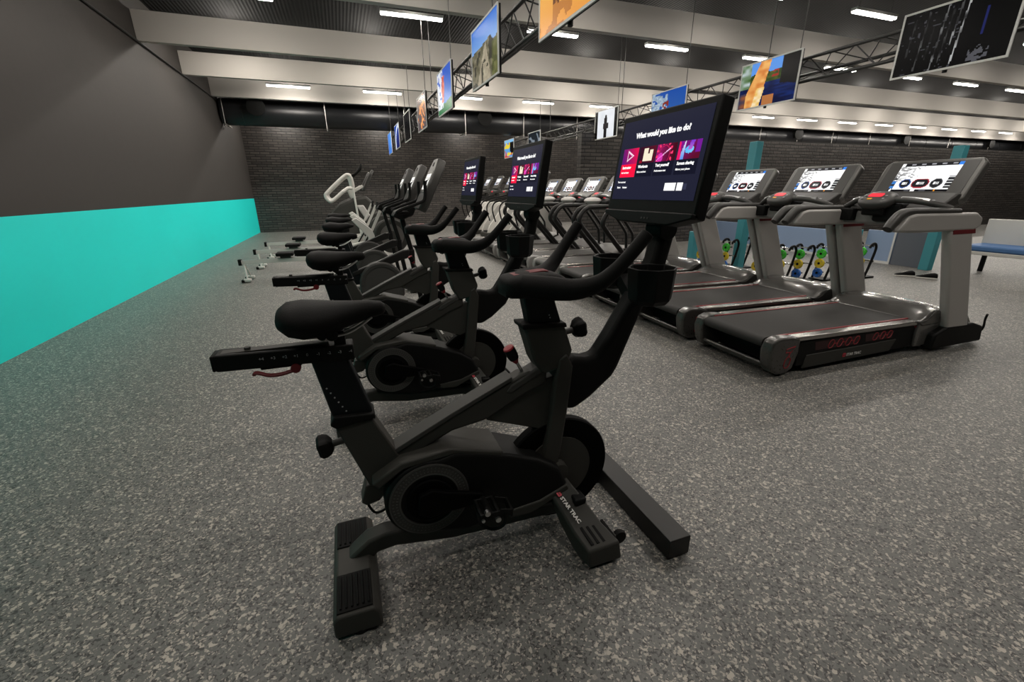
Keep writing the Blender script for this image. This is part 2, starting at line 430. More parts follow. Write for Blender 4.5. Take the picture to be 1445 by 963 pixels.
# ------------------------------------------------------------------ trusses
def truss(x, y0, y1, z0, z1, label):
    t = thing('lattice_truss', label, 'truss', (x, y0, z0))
    O = (x, y0, z0); d = .30
    for p in ((x, z1), (x, z0), (x+d, (z0+z1)/2)):
        MB().cyl((p[0], y0, p[1]), (p[0], y1, p[1]), .024, 10).build('chord', M['truss'], t, O)
    mb = MB(); n = int((y1-y0)/.62); st = (y1-y0)/n
    for k in range(n):
        a, b = y0+k*st, y0+(k+.5)*st; c = y0+(k+1)*st
        for A, B in (((x, z0), (x, z1)), ((x, z1), (x+d, (z0+z1)/2)), ((x, z0), (x+d, (z0+z1)/2))):
            mb.tube([(A[0], a, A[1]), (B[0], b, B[1])], .008, 6); mb.tube([(B[0], b, B[1]), (A[0], c, A[1])], .008, 6)
    mb.build('bracing', M['truss'], t, O)
    for k in range(5):
        y = y0+.8+(y1-y0-1.6)*k/4
        MB().cyl((x, y, z1), (x, y, ZC), .008, 8).build('suspension_wire', M['truss'], t, O)
truss(2.02, 1.2, 19.0, 3.0, 3.37, 'black lattice truss behind the left row of hanging screens')
truss(6.62, 1.2, 19.0, 3.0, 3.30, 'black lattice truss behind the right row of hanging screens, over the treadmills')

# ------------------------------------------------------------------ hanging screens
def nz(u, v, s, k=0):
    import math as m_
    x, y = u*s+k*17.3, v*s+k*9.1
    xi, yi = m_.floor(x), m_.floor(y); fx, fy = x-xi, y-yi
    def h(a, b):
        q = m_.sin(a*127.1+b*311.7+k*3.3)*43758.5453; return q-m_.floor(q)
    fx, fy = fx*fx*(3-2*fx), fy*fy*(3-2*fy)
    return (h(xi,yi)*(1-fx)+h(xi+1,yi)*fx)*(1-fy)+(h(xi,yi+1)*(1-fx)+h(xi+1,yi+1)*fx)*fy
def mixc(a, b, t): t = min(1, max(0, t)); return [a[i]*(1-t)+b[i]*t for i in range(3)]
def P_sunset(u, v):
    c = mixc((.93,.62,.26), (1,.78,.42), v*1.2)
    if nz(u, v-u*.25, 9, 1) > .62 and v < .42: c = mixc(c, (.62,.36,.16), .55)
    if abs(v-.30-u*.05) < .02+.05*nz(u, 0, 30, 2) and .25 < u < .8: c = (.45,.27,.14)
    return c
def P_ruin(u, v):
    if v > .62+.16*nz(u, 0, 7, 3)-.25*abs(u-.55): c = mixc((.55,.72,.92), (.22,.45,.82), (v-.5)*2)
    else:
        c = mixc((.30,.29,.20), (.55,.52,.44), nz(u, v, 16, 4))
        if abs(u-.5-.12*(v-.2)) < .28-.42*v: c = mixc((.72,.68,.58), (.58,.54,.46), nz(u, v, 24, 5))
        if nz(u, v, 10, 6) > .68: c = mixc(c, (.14,.14,.10), .8)
        if u > .8 and v < .55: c = mixc(c, (.35,.38,.12), .6)
    return c
def P_sky(u, v):
    c = mixc((.10,.50,.80), (.10,.33,.78), v)
    if v < .2+.08*nz(u, 0, 5, 7): c = mixc((.05,.42,.22), (.12,.52,.30), nz(u, v, 20, 7))
    if u < .34+.1*nz(0, v, 8, 8) and v > .12 and nz(u, v, 14, 8) > .38: c = (.88,.90,.94)
    if abs(u-.40-.1*(v-.5)) < .07+.05*nz(0, v, 12, 9) and .25 < v < .85: c = mixc((.75,.18,.10), (.92,.55,.42), nz(u, v, 18, 9))
    return c
def P_glow(u, v):
    c = mixc((.38,.34,.35), (.50,.44,.42), v)
    d = abs(u-.5)*1.3+abs(v-.5)*.9
    if nz(u, v, 11, 10) > .30+d*.7: c = mixc((.95,.55,.28), (.98,.76,.55), nz(u, v, 22, 11))
    return c
def P_dark(u, v):
    c = (.03,.03,.035)
    if .2 < u < .30 or .62 < u < .68: c = (.10,.10,.11)
    return c
def P_arc(u, v):
    c = mixc((.03,.10,.36), (.10,.30,.72), v)
    r = math.hypot(u-.9, v-.15)
    if .68 < r < .86: c = (.90,.94,1)
    return c
def P_bluestripe(u, v): return mixc((.16,.38,.80), (.42,.70,1.), nz(u, v, 4, 12)*.8+.3*v)
def P_rain(u, v):
    c = (.02,.02,.022)
    for q, (cu, lo, hi, b) in enumerate(((.10,.3,.9,.16), (.22,.05,.95,.28), (.30,.2,.7,.18), (.38,.0,1,.42), (.44,.1,.9,.22), (.50,.35,1,.5), (.56,.0,1,.6))):
        if abs(u-cu-.05*(v-.5)) < .008 and lo < v < hi: c = mixc(c, (1,1,1.), b*nz(q, v, 9, 14)*1.3)
    if u < .55 and nz(u, v, 34, 13) > .86: c = (.25,.25,.27)
    if .68 < u < .84 and v < .2+.06*math.sin(u*60) and nz(u, v, 26, 15) > .4: c = (.32,.32,.34)
    if abs(u-.75) < .006 and .4 < v < .8: c = (.12,.14,.35)
    return c
def P_lake(u, v):
    c = mixc((.02,.05,.20), (.05,.16,.42), nz(u, v*3, 9, 16))
    if v > .52: c = mixc((.10,.20,.07), (.32,.36,.10), nz(u, v, 20, 17))
    if v > .60 and .55 < u < .68 and nz(u, v, 18, 18) > .5: c = (.62,.16,.12)
    if v > .78-.06*nz(u, 0, 8, 19): c = (.36,.60,.92)
    if u > .72 and v > .25+.3*nz(u, 0, 5, 20): c = (.03,.025,.03)
    if v < .34 and abs(u-.55) < .10 and v < .22: c = (.72,.46,.26)
    w_ = .15-.08*(v-.3)
    if abs(u-.30-.22*(v-.4)) < w_: c = mixc((.85,.50,.22), (.98,.76,.44), nz(u, v, 14, 21))
    if abs(u-.36-.15*(v-.2)) < .07 and v < .42: c = mixc((1,.93,.80), (.95,.75,.35), nz(u, v, 14, 22))
    if u < .18 and v > .45: c = mixc((.22,.36,.14), (.80,.84,.88), nz(u, v, 12, 23))
    if u < .12 and v < .35: c = mixc((.62,.34,.18), (.12,.18,.36), nz(u, v, 10, 24))
    return c
def P_splash(u, v):
    c = mixc((.07,.36,.66), (.08,.30,.66), v)
    if u < .48 and nz(u, v, 12, 25) > .25+u*.5: c = mixc((.75,.82,.88), (.45,.55,.65), nz(u, v, 26, 26))
    if .34 < u < .52 and .1 < v < .72 and nz(u, v, 14, 27) > .48: c = (.50,.14,.10)
    return c
def P_figure(u, v):
    if u < .12 or u > .86: return (.02,.02,.02)
    c = mixc((.88,.90,.92), (.97,.98,1), nz(u, v, 5, 28))
    if abs(u-.48) < .065 and v < .72: c = (.10,.09,.10)
    if abs(u-.50) < .12 and .32 < v < .52: c = (.16,.14,.15)
    if math.hypot((u-.49)*1.6, v-.76) < .065: c = (.10,.09,.10)
    return c
def P_grey(u, v): return mixc((.14,.16,.18), (.50,.54,.58), 1 if nz(u+v*.5, v, 7, 29) > .6 else 0)
def P_market(u, v):
    c = (.95,.85,.25) if nz(u, v, 5, 30) > .6 else ((.85,.30,.22) if nz(u, v, 5, 31) > .6 else (.40,.65,.88))
    if u > .6 and v > .2+.6*abs(u-.85): c = (.03,.03,.03)
    if v > .85: c = (.55,.78,.95)
    return c
def hanging_screen(x, yc, fn, label, group, W=1.04, z0=2.735, z1=3.385, res=(60, 40), wire=True):
    t = thing('hanging_screen', label, 'hanging screen', (x, yc, z0), 0, group); O = (x, yc, z0)
    y0, y1 = yc-W/2, yc+W/2; e = .014
    MB().box(x, x+.035, y0, y1, z0, z1).build('casing', M['black'], t, O, .004)
    fr = MB()
    fr.box(x-.008, x+.006, y0-e/2, y0+e, z0-e/2, z1+e/2).box(x-.008, x+.006, y1-e, y1+e/2, z0-e/2, z1+e/2)
    fr.box(x-.008, x+.006, y0+e, y1-e, z0-e/2, z0+e).box(x-.008, x+.006, y0+e, y1-e, z1-e, z1+e/2)
    fr.build('frame', M['frame_white'], t, O)
    paint_panel('picture', res[0], res[1], fn, (x-.004, y1-e, z0+e), (0, -(W-2*e), 0), (0, 0, z1-z0-2*e), M['picture'], t, O)
    for y in ((y0+.06,) if wire else (y1-.06,)):
        MB().cyl((x+.018, y, z1-.02), (x+.018, y, ZC), .006, 8).build('suspension_wire', M['truss'], t, O)
    MB().cyl((x+.03, yc, z0-.03), (x+.03, yc, z0+.03), .022, 10).build('sensor', M['black'], t, O)
G = 'screens in the left hanging row'
for y, fn, l in ((3.58, P_sunset, 'hanging screen with an orange sunset picture, top centre of the photo'),
                 (5.73, P_ruin, 'hanging screen with a stone path and ruins under blue sky'),
                 (7.95, P_sky, 'hanging screen with a red figure against deep blue sky'),
                 (10.20, P_glow, 'hanging screen with a grey picture and an orange glow'),
                 (12.42, P_dark, 'unlit black hanging screen behind the orange glow screen'),
                 (14.62, P_arc, 'hanging screen with a white arc on dark blue, near the brick wall'),
                 (16.72, P_bluestripe, 'hanging screen with a plain bright blue picture, last in the left row')):
    hanging_screen(1.8, y, fn, l, G)
G = 'screens in the right hanging row'
for y, fn, l in ((3.50, P_rain, 'large black hanging screen with white rain streaks at the right edge'),
                 (5.80, P_lake, 'hanging screen with a sunlit swimmer in front of a dark blue lake'),
                 (8.12, P_splash, 'hanging screen with a white splash on blue, above the nearest bike display'),
                 (10.42, P_figure, 'hanging screen with a dark standing figure on a white ground'),
                 (14.95, P_grey, 'hanging screen with a pale grey picture, above the second bike display'),
                 (17.42, P_market, 'small looking hanging screen with a colourful picture, last in the right row')):
    hanging_screen(6.4, y, fn, l, G, res=(96, 60) if y < 9 else (60, 40), wire=y < 17)

# ------------------------------------------------------------------ studio bikes
DX0 = Vector((1.158, 0, 1.40)); DUP = Vector((.062, 0, .40)).normalized()          # bike display: lower edge, up direction
def P_bikescreen(u, v):
    bg = (.125,.13,.20)
    c = bg
    tiles = ((.055,.262), (.275,.480), (.495,.715), (.735,.955))
    def inside(a, b, lo, hi): return a <= u <= b and lo <= v <= hi
    if inside(.055, .262, .29, .66):
        if v < .455: return (1.0,.07,.25)
        s = (u-.055)/.207; c = mixc((.38,.08,.45), (.86,.06,.30), s*1.0+.25*(v-.455)/.2-.1)
        # play triangle outline
        px, py = (u-.155)/.050, (v-.56)/.07
        d = max(-px-.72, .5*px+.86*abs(py)-.50)
        if -.20 < d < .02: c = (1,.86,.95)
        return c
    if inside(.275, .480, .29, .66):
        if v < .455: return (.075,.08,.145)
        c = mixc((.16,.05,.14), (.34,.05,.14), (u-.275)/.2*.8+(v-.46))
        for a, b, h in ((.335,.385,.635), (.385,.405,.565), (.405,.445,.615)):
            if a <= u <= b and .475 < v < h: c = (.95,.90,.80)
        if v < .49 and .29 < u < .33: c = (.55,.06,.15)
        return c
    if inside(.495, .715, .29, .66):
        if v < .455: return (.075,.08,.145)
        c = mixc((.62,.08,.42), (.25,.03,.10), (u-.495)/.2)
        r = math.hypot((u-.585)*1.75, v-.53); a = math.atan2(v-.53, (u-.585)*1.75)
        if .125 < r < .165 and math.sin(a*14) > .2: c = (.98,.22,.42)
        if .100 < r < .112: c = (.75,.10,.34)
        if abs((v-.52)-(u-.56)*.9) < .008 and .505 < u < .645: c = (1,.75,.95)
        if math.hypot((u-.545)*1.75, v-.50) < .055: c = mixc(c, (.95,.25,.80), .7)
        return c
    if inside(.735, .955, .29, .66):
        if v < .455: return (.075,.08,.145)
        s, q = (u-.735)/.22, (v-.455)/.205
        c = mixc((.50,.08,.60), (.36,.04,.16), s*.7+.5*(1-q))
        if s < .30 and abs(s-.18-.18*q) < .10: c = mixc((.35,.55,.90), (.92,.88,.92), q)
        if s < .16-.1*q: c = (.90,.10,.40)
        r = math.hypot((s-.50)*1.05, q-.50)
        if r < .20: c = mixc((.20,.65,.95), (.60,.85,1), s)
        if abs(s-.55-.2*(q-.7)) < .09 and q > .50: c = mixc((.98,.60,.75), (.45,.20,.80), q)
        if s > .78 and q > .35: c = (.45,.10,.58)
        return c
    if inside(.045, .105, .135, .18) or inside(.125, .20, .135, .18): return (.17,.18,.25)
    if inside(.665, .785, .115, .20) or inside(.80, .86, .115, .20): return (1,1,1)
    if inside(.868, .90, .125, .19): return (.20,.21,.30)
    return c
def studio_bike(label, y, display=True):
    T = thing('studio_bike', label, 'exercise bike', (.45, y, 0), 0, 'studio bikes with displays')
    O = (.45, 0, 0)
    def P(mb, name, m, parent=T, bevel=0., **k): return mb.build(name, m, parent, O, bevel, **k)
    # floor parts
    sec = [(-.205,.012), (-.205,.085), (-.19,.105), (-.065,.105), (-.045,.08), (-.04,.012)]
    rs = P(MB().prism(sec, -.30, .20), 'rear_stabilizer', M['charcoal'], bevel=.008)
    for a, b in ((-.285, -.115), (.03, .185)):
        mb = MB().box(-.190, -.068, a, b, .10, .110)
        for k in range(6): mb.box(-.180+.019*k, -.172+.019*k, a+.012, b-.012, .108, .116)
        P(mb, 'tread_pad', M['soft_black'], rs, .002)
    for yy in (-.27, .17): P(MB().cyl((-.12, yy, 0), (-.12, yy, .02), .03, 16), 'glide', M['black'], rs)
    P(MB().prism([(-.15,.10), (-.065,.168), (.0,.182), (.075,.180), (.28,.135), (.474,.122), (.66,.118), (.83,.10), (.83,.045), (.66,.055), (.474,.06), (.278,.068), (.041,.108), (-.03,.100), (-.06,.07), (-.15,.06)], -.042, .042), 'base_rail', M['charcoal'], bevel=.012)
    for s in (-1, 1):
        leg = MB().loft([[(.70,s*.06,.25), (.80,s*.06,.28), (.83,s*.05,.20), (.73,s*.05,.17)],
                         [(.735,s*.16,.175), (.855,s*.16,.20), (.865,s*.15,.10), (.745,s*.15,.08)],
                         [(.76,s*.24,.115), (.90,s*.24,.125), (.91,s*.24,.015), (.765,s*.24,.012)],
                         [(.775,s*.345,.095), (.925,s*.345,.105), (.94,s*.35,.012), (.78,s*.35,.012)]])
        lg = P(leg, 'front_foot', M['charcoal'], bevel=.010)
        mb = MB()
        for k in range(5):
            x = .792+.027*k
            mb.prism_on([(0,0), (.012,0), (.012,.006), (0,.006)], (x, s*.225, .118), (1,0,.07), (0,0,1), Vector((.010,s*.105,-.019)).normalized(), 0, .10)
        P(mb, 'tread_rib', M['soft_black'], lg)
        mb = MB().box(.800, .858, min(s*.105,s*.175), max(s*.105,s*.175), .185, .215); P(mb, 'leg_cover', M['black'], lg, .008)
        if s < 0:
            ex = Vector((.045, -.12, -.075)).normalized(); ey = Vector((1, .30, .12)); ey = (ey-ex*ey.dot(ex)).normalized(); n = ex.cross(ey)
            o = Vector((.748, -.118, .224))
            mb = MB().prism_on(rrect(.022, .020, .006), o+n*.001, ex, ey, n, 0, .0015)
            P(mb, 'logo', M['logo_red'], lg)
            text_part('lettering', 'STAR TRAC', .025, M['white_txt'], lg, o+ex*.016-ey*.008+n*.0015, ex, ey, O, bold=.0008)
            P(MB().prism_on([(-.007,-.0015),(.007,-.0015),(.007,.0015),(-.007,.0015)], o+n*.0026, ex, ey, n, 0, .0008), 'logo_bar', M['charcoal'], lg)
        w_ = MB().lathe([(.008,-.014), (.030,-.012), (.034,0), (.030,.012), (.008,.014)], (.965, s*.28, .06), 'y', 20)
        P(w_, 'transport_wheel', M['black'])
        P(MB().bar((.93, s*.28, .07), (.965, s*.28, .06), .02, .03), 'wheel_bracket', M['charcoal'])
    # long steel foot bar of the display arm
    P(MB().box(1.122, 1.232, -.42, .42, .004, .098), 'floor_bar', M['bar_paint'], bevel=.004)
    P(MB().bar((.80, .20, .045), (1.15, .20, .045), .06, .05), 'bar_link', M['bar_paint'], bevel=.004)
    # drive: housing, guard ring, flywheel, cranks
    C = (.186, 0, .352); HY = .105
    out = circle(C[0], C[2], .172, 245, 75, 22) + [(.30,.535), (.42,.505), (.53,.468), (.66,.415), (.758,.345), (.80,.25), (.765,.172), (.66,.165), (.524,.168), (.33,.150)]
    hs = P(MB().prism(out, -HY, HY), 'drive_housing', M['black'], bevel=.018, seg=3)
    P(MB().prism([(-.022,.47), (.09,.535), (.28,.556), (.50,.492), (.49,.470), (.30,.525), (.10,.505), (.0,.44)], -HY+.005, HY-.005), 'housing_shroud', M['charcoal'], bevel=.008)
    P(MB().prism([(.62,.155), (.80,.235), (.79,.26), (.66,.21), (.50,.195), (.52,.16)], -HY-.008, HY+.008), 'housing_fin', M['charcoal'], hs, .006)
    for s in (-1, 1):
        mb = MB(); a, b = sorted((s*HY, s*(HY+.006)))
        annulus(mb, C, .112, .158, a, b, 64); g = P(mb, 'guard_ring', M['charcoal2'], hs)
        mb = MB(); a2, b2 = sorted((s*(HY+.006), s*(HY+.0072)))
        annulus(mb, C, .152, .156, a2, b2, 64); annulus(mb, C, .114, .119, a2, b2, 64)
        for k in range(60):
            t = 2*math.pi*k/60
            c_, s_ = math.cos(t), math.sin(t)
            for r in (.128, .142):
                mb.prism_on([(-.002,-.0035),(.002,-.0035),(.002,.0035),(-.002,.0035)], (C[0]+r*c_, a2, C[2]+r*s_), (-s_,0,c_), (c_,0,s_), (0,1,0), 0, .0012)
        P(mb, 'ring_marking', M['ring'], hs)
        a, b = sorted((s*HY, s*(HY+.012)))
        P(MB().cyl((C[0], a, C[2]), (C[0], b, C[2]), .092, 40), 'chainring_cover', M['fly'], hs, .004)
    P(MB().lathe([(.03,-.028), (.20,-.020), (.215,-.026), (.252,-.026), (.258,-.018), (.258,.018), (.252,.026), (.215,.026), (.20,.020), (.03,.028)], (.785, 0, .285), 'y', 64), 'flywheel', M['fly'])
    for s in (-1, 1):
        P(MB().lathe([(.002, s*.026), (.045, s*.032), (.04, s*.075), (.002, s*.078)], (.775, 0, .30), 'y', 28), 'axle_cap', M['charcoal'])
        P(MB().lathe([(.125, s*.021), (.165, s*.021), (.165, s*.030), (.125, s*.030)], (.785, 0, .285), 'y', 48), 'flywheel_ring', M['charcoal'])
    for s, ang in ((-1, -8), (1, 172)):
        a = math.radians(ang); ex = Vector((math.cos(a), 0, math.sin(a))); ez = Vector((-math.sin(a), 0, math.cos(a)))
        c0 = Vector(C)+Vector((0, s*(HY+.022), 0)); L_ = .205
        mb = MB(); mb.prism_on([(-.05,-.04), (-.05,.04), (.0,.062), (.05,.048), (L_-.02,.026), (L_+.015,.018), (L_+.015,-.018), (L_-.02,-.026), (.05,-.048), (0,-.062)], c0, ex, ez, (0, s, 0), -.008, .016)
        cr = P(mb, 'crank_arm', M['fly'], bevel=.006)
        pc = c0+ex*L_+Vector((0, s*.07, 0))
        mb = MB(); mb.cyl(pc-Vector((0, s*.065, 0)), pc+Vector((0, s*.045, 0)), .014, 14)
        for dx in (-.034, .034):
            mb.bar(pc+Vector((dx, -s*.04, .0)), pc+Vector((dx, s*.05, .0)), .012, .026)
        for yy in (-.042, .05): mb.bar(pc+Vector((-.04, s*yy, 0)), pc+Vector((.04, s*yy, 0)), .010, .026)
        mb.bar(pc+Vector((.04, -s*.035, .0)), pc+Vector((.095, -s*.03, -.02)), .008, .03)
        mb.bar(pc+Vector((.04, s*.045, .0)), pc+Vector((.095, s*.04, -.02)), .008, .03)
        mb.bar(pc+Vector((.092, -s*.035, -.02)), pc+Vector((.092, s*.045, -.02)), .010, .036)
        pd = P(mb, 'pedal', M['black'], cr, .003)
        st = smooth([pc+Vector((-.02, -s*.045, -.01)), pc+Vector((-.035, 0, -.055)), pc+Vector((.01, s*.03, -.085)), pc+Vector((.055, s*.05, -.06)), pc+Vector((.06, s*.05, 0))], 5)
        P(MB().tube(st, .006, 8, flat=.5), 'toe_strap', M['soft_black'], pd)
        for dx, dz, r in ((-.012, .018, .011), (.030, -.022, .011), (-.030, -.010, .007)):
            P(MB().cyl(pc+Vector((dx, s*.045, dz)), pc+Vector((dx, s*.062, dz)), r, 12), 'pedal_bolt', M['steel'], pd)
    # frame
    P(MB().prism([(.03,.525), (.062,.548), (.309,.668), (.486,.738), (.60,.79), (.72,.815), (.715,.735), (.62,.70), (.453,.615), (.305,.592), (.085,.490)], -.036, .036), 'top_tube', M['charcoal'], bevel=.010)
    P(MB().prism([(.44,.625), (.455,.605), (.715,.505), (.745,.52), (.77,.76), (.66,.74)], -.024, .024), 'gusset_plate', M['charcoal'], bevel=.004)
    P(MB().prism([(.06,.555), (.30,.672), (.56,.790), (.56,.772), (.30,.652), (.07,.538)], -.040, .040), 'tube_trim', M['charcoal2'], bevel=.003)
    P(MB().prism([(.684,.345), (.772,.315), (.790,.42), (.815,.62), (.832,.80), (.80,.862), (.765,.84), (.748,.74), (.735,.60), (.715,.46)], -.052, .052), 'front_strut', M['charcoal'], bevel=.010)
    P(MB().prism([(-.123,.706), (.012,.715), (.090,.540), (.13,.44), (.06,.38), (-.030,.425), (-.105,.655)], -.042, .042), 'seat_tube', M['charcoal'], bevel=.008)
    P(MB().prism([(-.135,.712), (-.118,.745), (.02,.735), (.022,.715), (-.115,.695)], -.048, .048), 'seat_collar', M['soft_black'], bevel=.006)
    br = P(MB().prism([(-.068,.352), (-.045,.425), (.04,.44), (.055,.405), (.0,.345), (-.05,.335)], -.035, .035), 'rear_bracket', M['charcoal'], bevel=.004)
    P(MB().tube(smooth([(-.045,-.036,.34), (-.02,-.05,.305), (.03,-.05,.32), (.06,-.04,.36)], 5), .005, 8), 'cable_loop', M['black'], br)
    sp = P(MB().prism([(-.165,.965), (-.045,.958), (.025,.70), (-.115,.69)], -.030, .030), 'seat_post', M['post'], bevel=.009, seg=3)
    mb = MB()
    for k in range(8):
        x, z = -.127+.0105*k, .852-.0195*k
        mb.cyl((x, -.0300, z), (x, -.0312, z), .0030, 8)
    P(mb, 'height_mark', M['white_mark'], sp)
    def knob(p, d, L_):
        p, d = Vector(p), Vector(d).normalized()
        k = P(MB().cyl(p, p+d*L_*.55, .013, 12), 'knob_stem', M['charcoal2'])
        mb = MB(); ring = []
        for r, h in ((.022, .50), (.036, .60), (.042, .75), (.042, .90), (.034, 1.0)):
            rr = []
            u = Vector((0,1,0)); u = (u-d*u.dot(d)).normalized(); v = d.cross(u)
            for i in range(30):
                a = 2*math.pi*i/30; q = r*(1+.11*math.cos(a*5)); rr.append(p+d*L_*h+u*q*math.cos(a)+v*q*math.sin(a))
            ring.append(rr)
        mb.loft(ring); P(mb, 'adjustment_knob', M['soft_black'], k)
    knob((-.09, 0, .625), (-1, 0, -.18), .10)
    sl = P(MB().prism([(-.440,.968), (-.440,1.012), (-.433,1.018), (-.022,1.004), (-.022,.948), (-.432,.962)], -.036, .036), 'seat_slider', M['black'], bevel=.007)
    P(MB().box(-.446, -.436, -.036, .036, .964, 1.016), 'end_cap', M['soft_black'], sl, .004)
    P(MB().box(-.43, -.10, -.018, .018, 1.012, 1.0175).cyl((-.345, 0, 1.01), (-.345, 0, 1.026), .010, 12), 'slider_top', M['charcoal'], sl)
    for k, ch in enumerate(('+4', '+3', '+2', '+1', '0', '-1', '-2', '-3', '-4')):
        x = -.305+.034*k
        text_part('scale_mark', ch, .014, M['white_mark'], sl, (x, -.0364, .977+(.009-.0011*k)), (1,0,-.033), (0,0,1), O, 'CENTER')
    P(MB().box(-.315, -.19, -.028, .028, .948, .966), 'lever_mount', M['black'], sl, .004)
    lv = MB().tube(smooth([(-.205, -.03, .940), (-.25, -.034, .930), (-.29, -.034, .930), (-.325, -.034, .944), (-.335, -.03, .938)], 5), .009, 10, flat=.7)
    lv.cyl((-.210, -.04, .944), (-.210, -.022, .944), .016, 14)
    P(lv, 'release_lever', M['red_dark'], sl, label='dark red release lever')
    # saddle
    rings = []
    prof = [(-.246,.040,1.098,1.118), (-.240,.075,1.074,1.138), (-.215,.108,1.050,1.156), (-.170,.122,1.037,1.160), (-.120,.112,1.040,1.155), (-.065,.082,1.050,1.150), (-.01,.052,1.066,1.147), (.045,.034,1.082,1.145), (.085,.026,1.090,1.139), (.098,.014,1.100,1.128)]
    for x, hw, z0, z1 in prof:
        rr = []
        for k in range(20):
            a = 2*math.pi*k/20; c_, s_ = math.cos(a), math.sin(a)
            yy = hw*(1 if c_ > 0 else -1)*abs(c_)**.75
            zm = (z0+z1)/2; zz = zm+(z1-zm)*s_ if s_ > 0 else zm+(zm-z0)*s_*(1-.55*abs(c_)**2)
            rr.append((x, yy, zz))
        rings.append(rr)
    sd = P(MB().loft(rings), 'saddle', M['soft_black'], bevel=0, ang=80)
    mb = MB()
    for s in (-1, 1): mb.tube(smooth([(-.19, s*.05, 1.055), (-.12, s*.035, 1.040), (-.03, s*.025, 1.045), (.05, s*.02, 1.090)], 5), .005, 8)
    P(mb, 'saddle_rail', M['steel'], sd)
    P(MB().cyl((-.085, -.045, 1.045), (-.085, .045, 1.045), .020, 16).box(-.082, -.045, -.022, .022, 1.0, 1.05).cyl((-.115, -.05, 1.050), (-.115, .05, 1.050), .017, 14), 'seat_clamp', M['black'], sd, .003)
    # handlebar mast
    hp = P(MB().prism([(.610,1.125), (.735,1.125), (.790,.96), (.645,.96)], -.032, .032), 'handlebar_post', M['post'], bevel=.009, seg=3)
    P(MB().prism([(.608,1.000), (.783,.992), (.80,.95), (.828,.87), (.80,.80), (.69,.78), (.652,.85)], -.046, .046), 'head_tube', M['charcoal'], bevel=.010)
    P(MB().prism([(.598,1.006), (.790,.996), (.797,.975), (.604,.985)], -.052, .052), 'head_collar', M['soft_black'], bevel=.006)
    mb = MB()
    for x, z in ((.722, 1.010), (.726, .999)): mb.cyl((x, -.032, z+.02), (x, -.0332, z+.02), .003, 8)
    P(mb, 'height_mark', M['white_mark'], hp)
    knob((.795, 0, .935), (1, 0, .18), .105)
    mb = MB().prism([(.530,.722), (.555,.755), (.69,.822), (.745,.835), (.73,.80), (.60,.735), (.56,.712)], -.040, .040)
    lh = P(mb, 'lever_housing', M['charcoal2'], bevel=.010)
    P(MB().cyl((.625, 0, .775), (.594, 0, .836), .007, 10), 'lever_stem', M['steel'], lh)
    ax = Vector((-.031, 0, .061)).normalized(); b0 = Vector((.594, 0, .832))
    mb = MB().tube([b0, b0+ax*.010, b0+ax*.022], [.008, .013, .019], 16); P(mb, 'lever_base', M['red'], lh, label='red lower end of the resistance knob')
    mb = MB().tube([b0+ax*.022, b0+ax*.040, b0+ax*.074], [.020, .0235, .0235], 16); P(mb, 'lever_grip', M['soft_black'], lh)
    mb = MB().tube([b0+ax*.074, b0+ax*.080, b0+ax*.083], [.0238, .021, .010], 16); P(mb, 'lever_cap', M['red'], lh, label='red top of the resistance knob')
    # handlebar
    hb = MB()
    rings = []
    for x, hw, z0, z1 in ((.535,.055,1.128,1.178), (.555,.078,1.112,1.195), (.62,.092,1.108,1.205), (.70,.090,1.112,1.205), (.755,.070,1.125,1.195), (.785,.045,1.140,1.180)):
        rr = []
        for k in range(20):
            a = 2*math.pi*k/20; c_, s_ = math.cos(a), math.sin(a)
            rr.append((x, hw*math.copysign(abs(c_)**.6, c_), (z0+z1)/2+(z1-z0)/2*math.copysign(abs(s_)**.6, s_)))
        rings.append(rr)
    hb.loft(rings)
    for s in (-1, 1):
        hb.tube(smooth([(.60, s*.05, 1.160), (.69, s*.105, 1.155), (.765, s*.160, 1.156), (.835, s*.205, 1.182), (.890, s*.228, 1.232), (.938, s*.242, 1.288), (.990, s*.25, 1.352)], 5), smooth_r([.046, .046, .040, .032, .026, .022, .021], 5), 16)
    hbo = P(hb, 'handlebar', M['soft_black'], ang=60)
    for s in (-1, 1):
        P(MB().tube(smooth([(.890, s*.228, 1.232), (.938, s*.242, 1.288), (.993, s*.2505, 1.355)], 5), .0245, 16), 'grip', M['soft_black'], hbo, .003)
    P(MB().prism([(.575,1.199), (.69,1.2085), (.72,1.207), (.72,1.203), (.69,1.2035), (.575,1.194)], -.026, .026), 'console_strip', M['red_dark'], hbo, .003, label='dark red strip on the handlebar centre')
    P(MB().box(.535, .575, -.05, .05, 1.118, 1.150), 'console_box', M['black'], hbo, .006)
    if display:
        mb = MB().prism([(.795,.60), (.85,.588), (.93,.632), (1.035,.716), (1.060,.756), (1.168,1.02), (1.255,1.15), (1.300,1.345), (1.222,1.352), (1.200,1.225), (1.155,1.145), (1.095,1.055), (1.010,.915), (.948,.826), (.90,.822), (.83,.838), (.795,.80)], -.047, .047)
        ar = P(mb, 'display_arm', M['soft_black'], bevel=.030, seg=4)
        P(MB().cyl((1.25, -.05, 1.345), (1.25, .05, 1.345), .045, 20), 'arm_joint', M['black'], ar, .004)
        for s, cx, cz in ((-1, 1.095, 1.150), (1, 1.135, 1.150)):
            yc = s*.165; n = 8; mb = MB(); rings = []
            for r, z in ((.070, cz-.075), (.088, cz-.055), (.098, cz+.068), (.090, cz+.068), (.080, cz-.045), (.004, cz-.048)):
                rings.append([(cx+r*math.cos(math.pi/8+2*math.pi*k/n), yc+r*.92*math.sin(math.pi/8+2*math.pi*k/n), z) for k in range(n)])
            mb.loft(rings); ch = P(mb, 'cup_holder', M['black'], bevel=.004)
            P(MB().bar((cx, yc-s*.07, cz-.02), (1.14, 0, cz-.10), .05, .05), 'cup_bracket', M['soft_black'], ch)
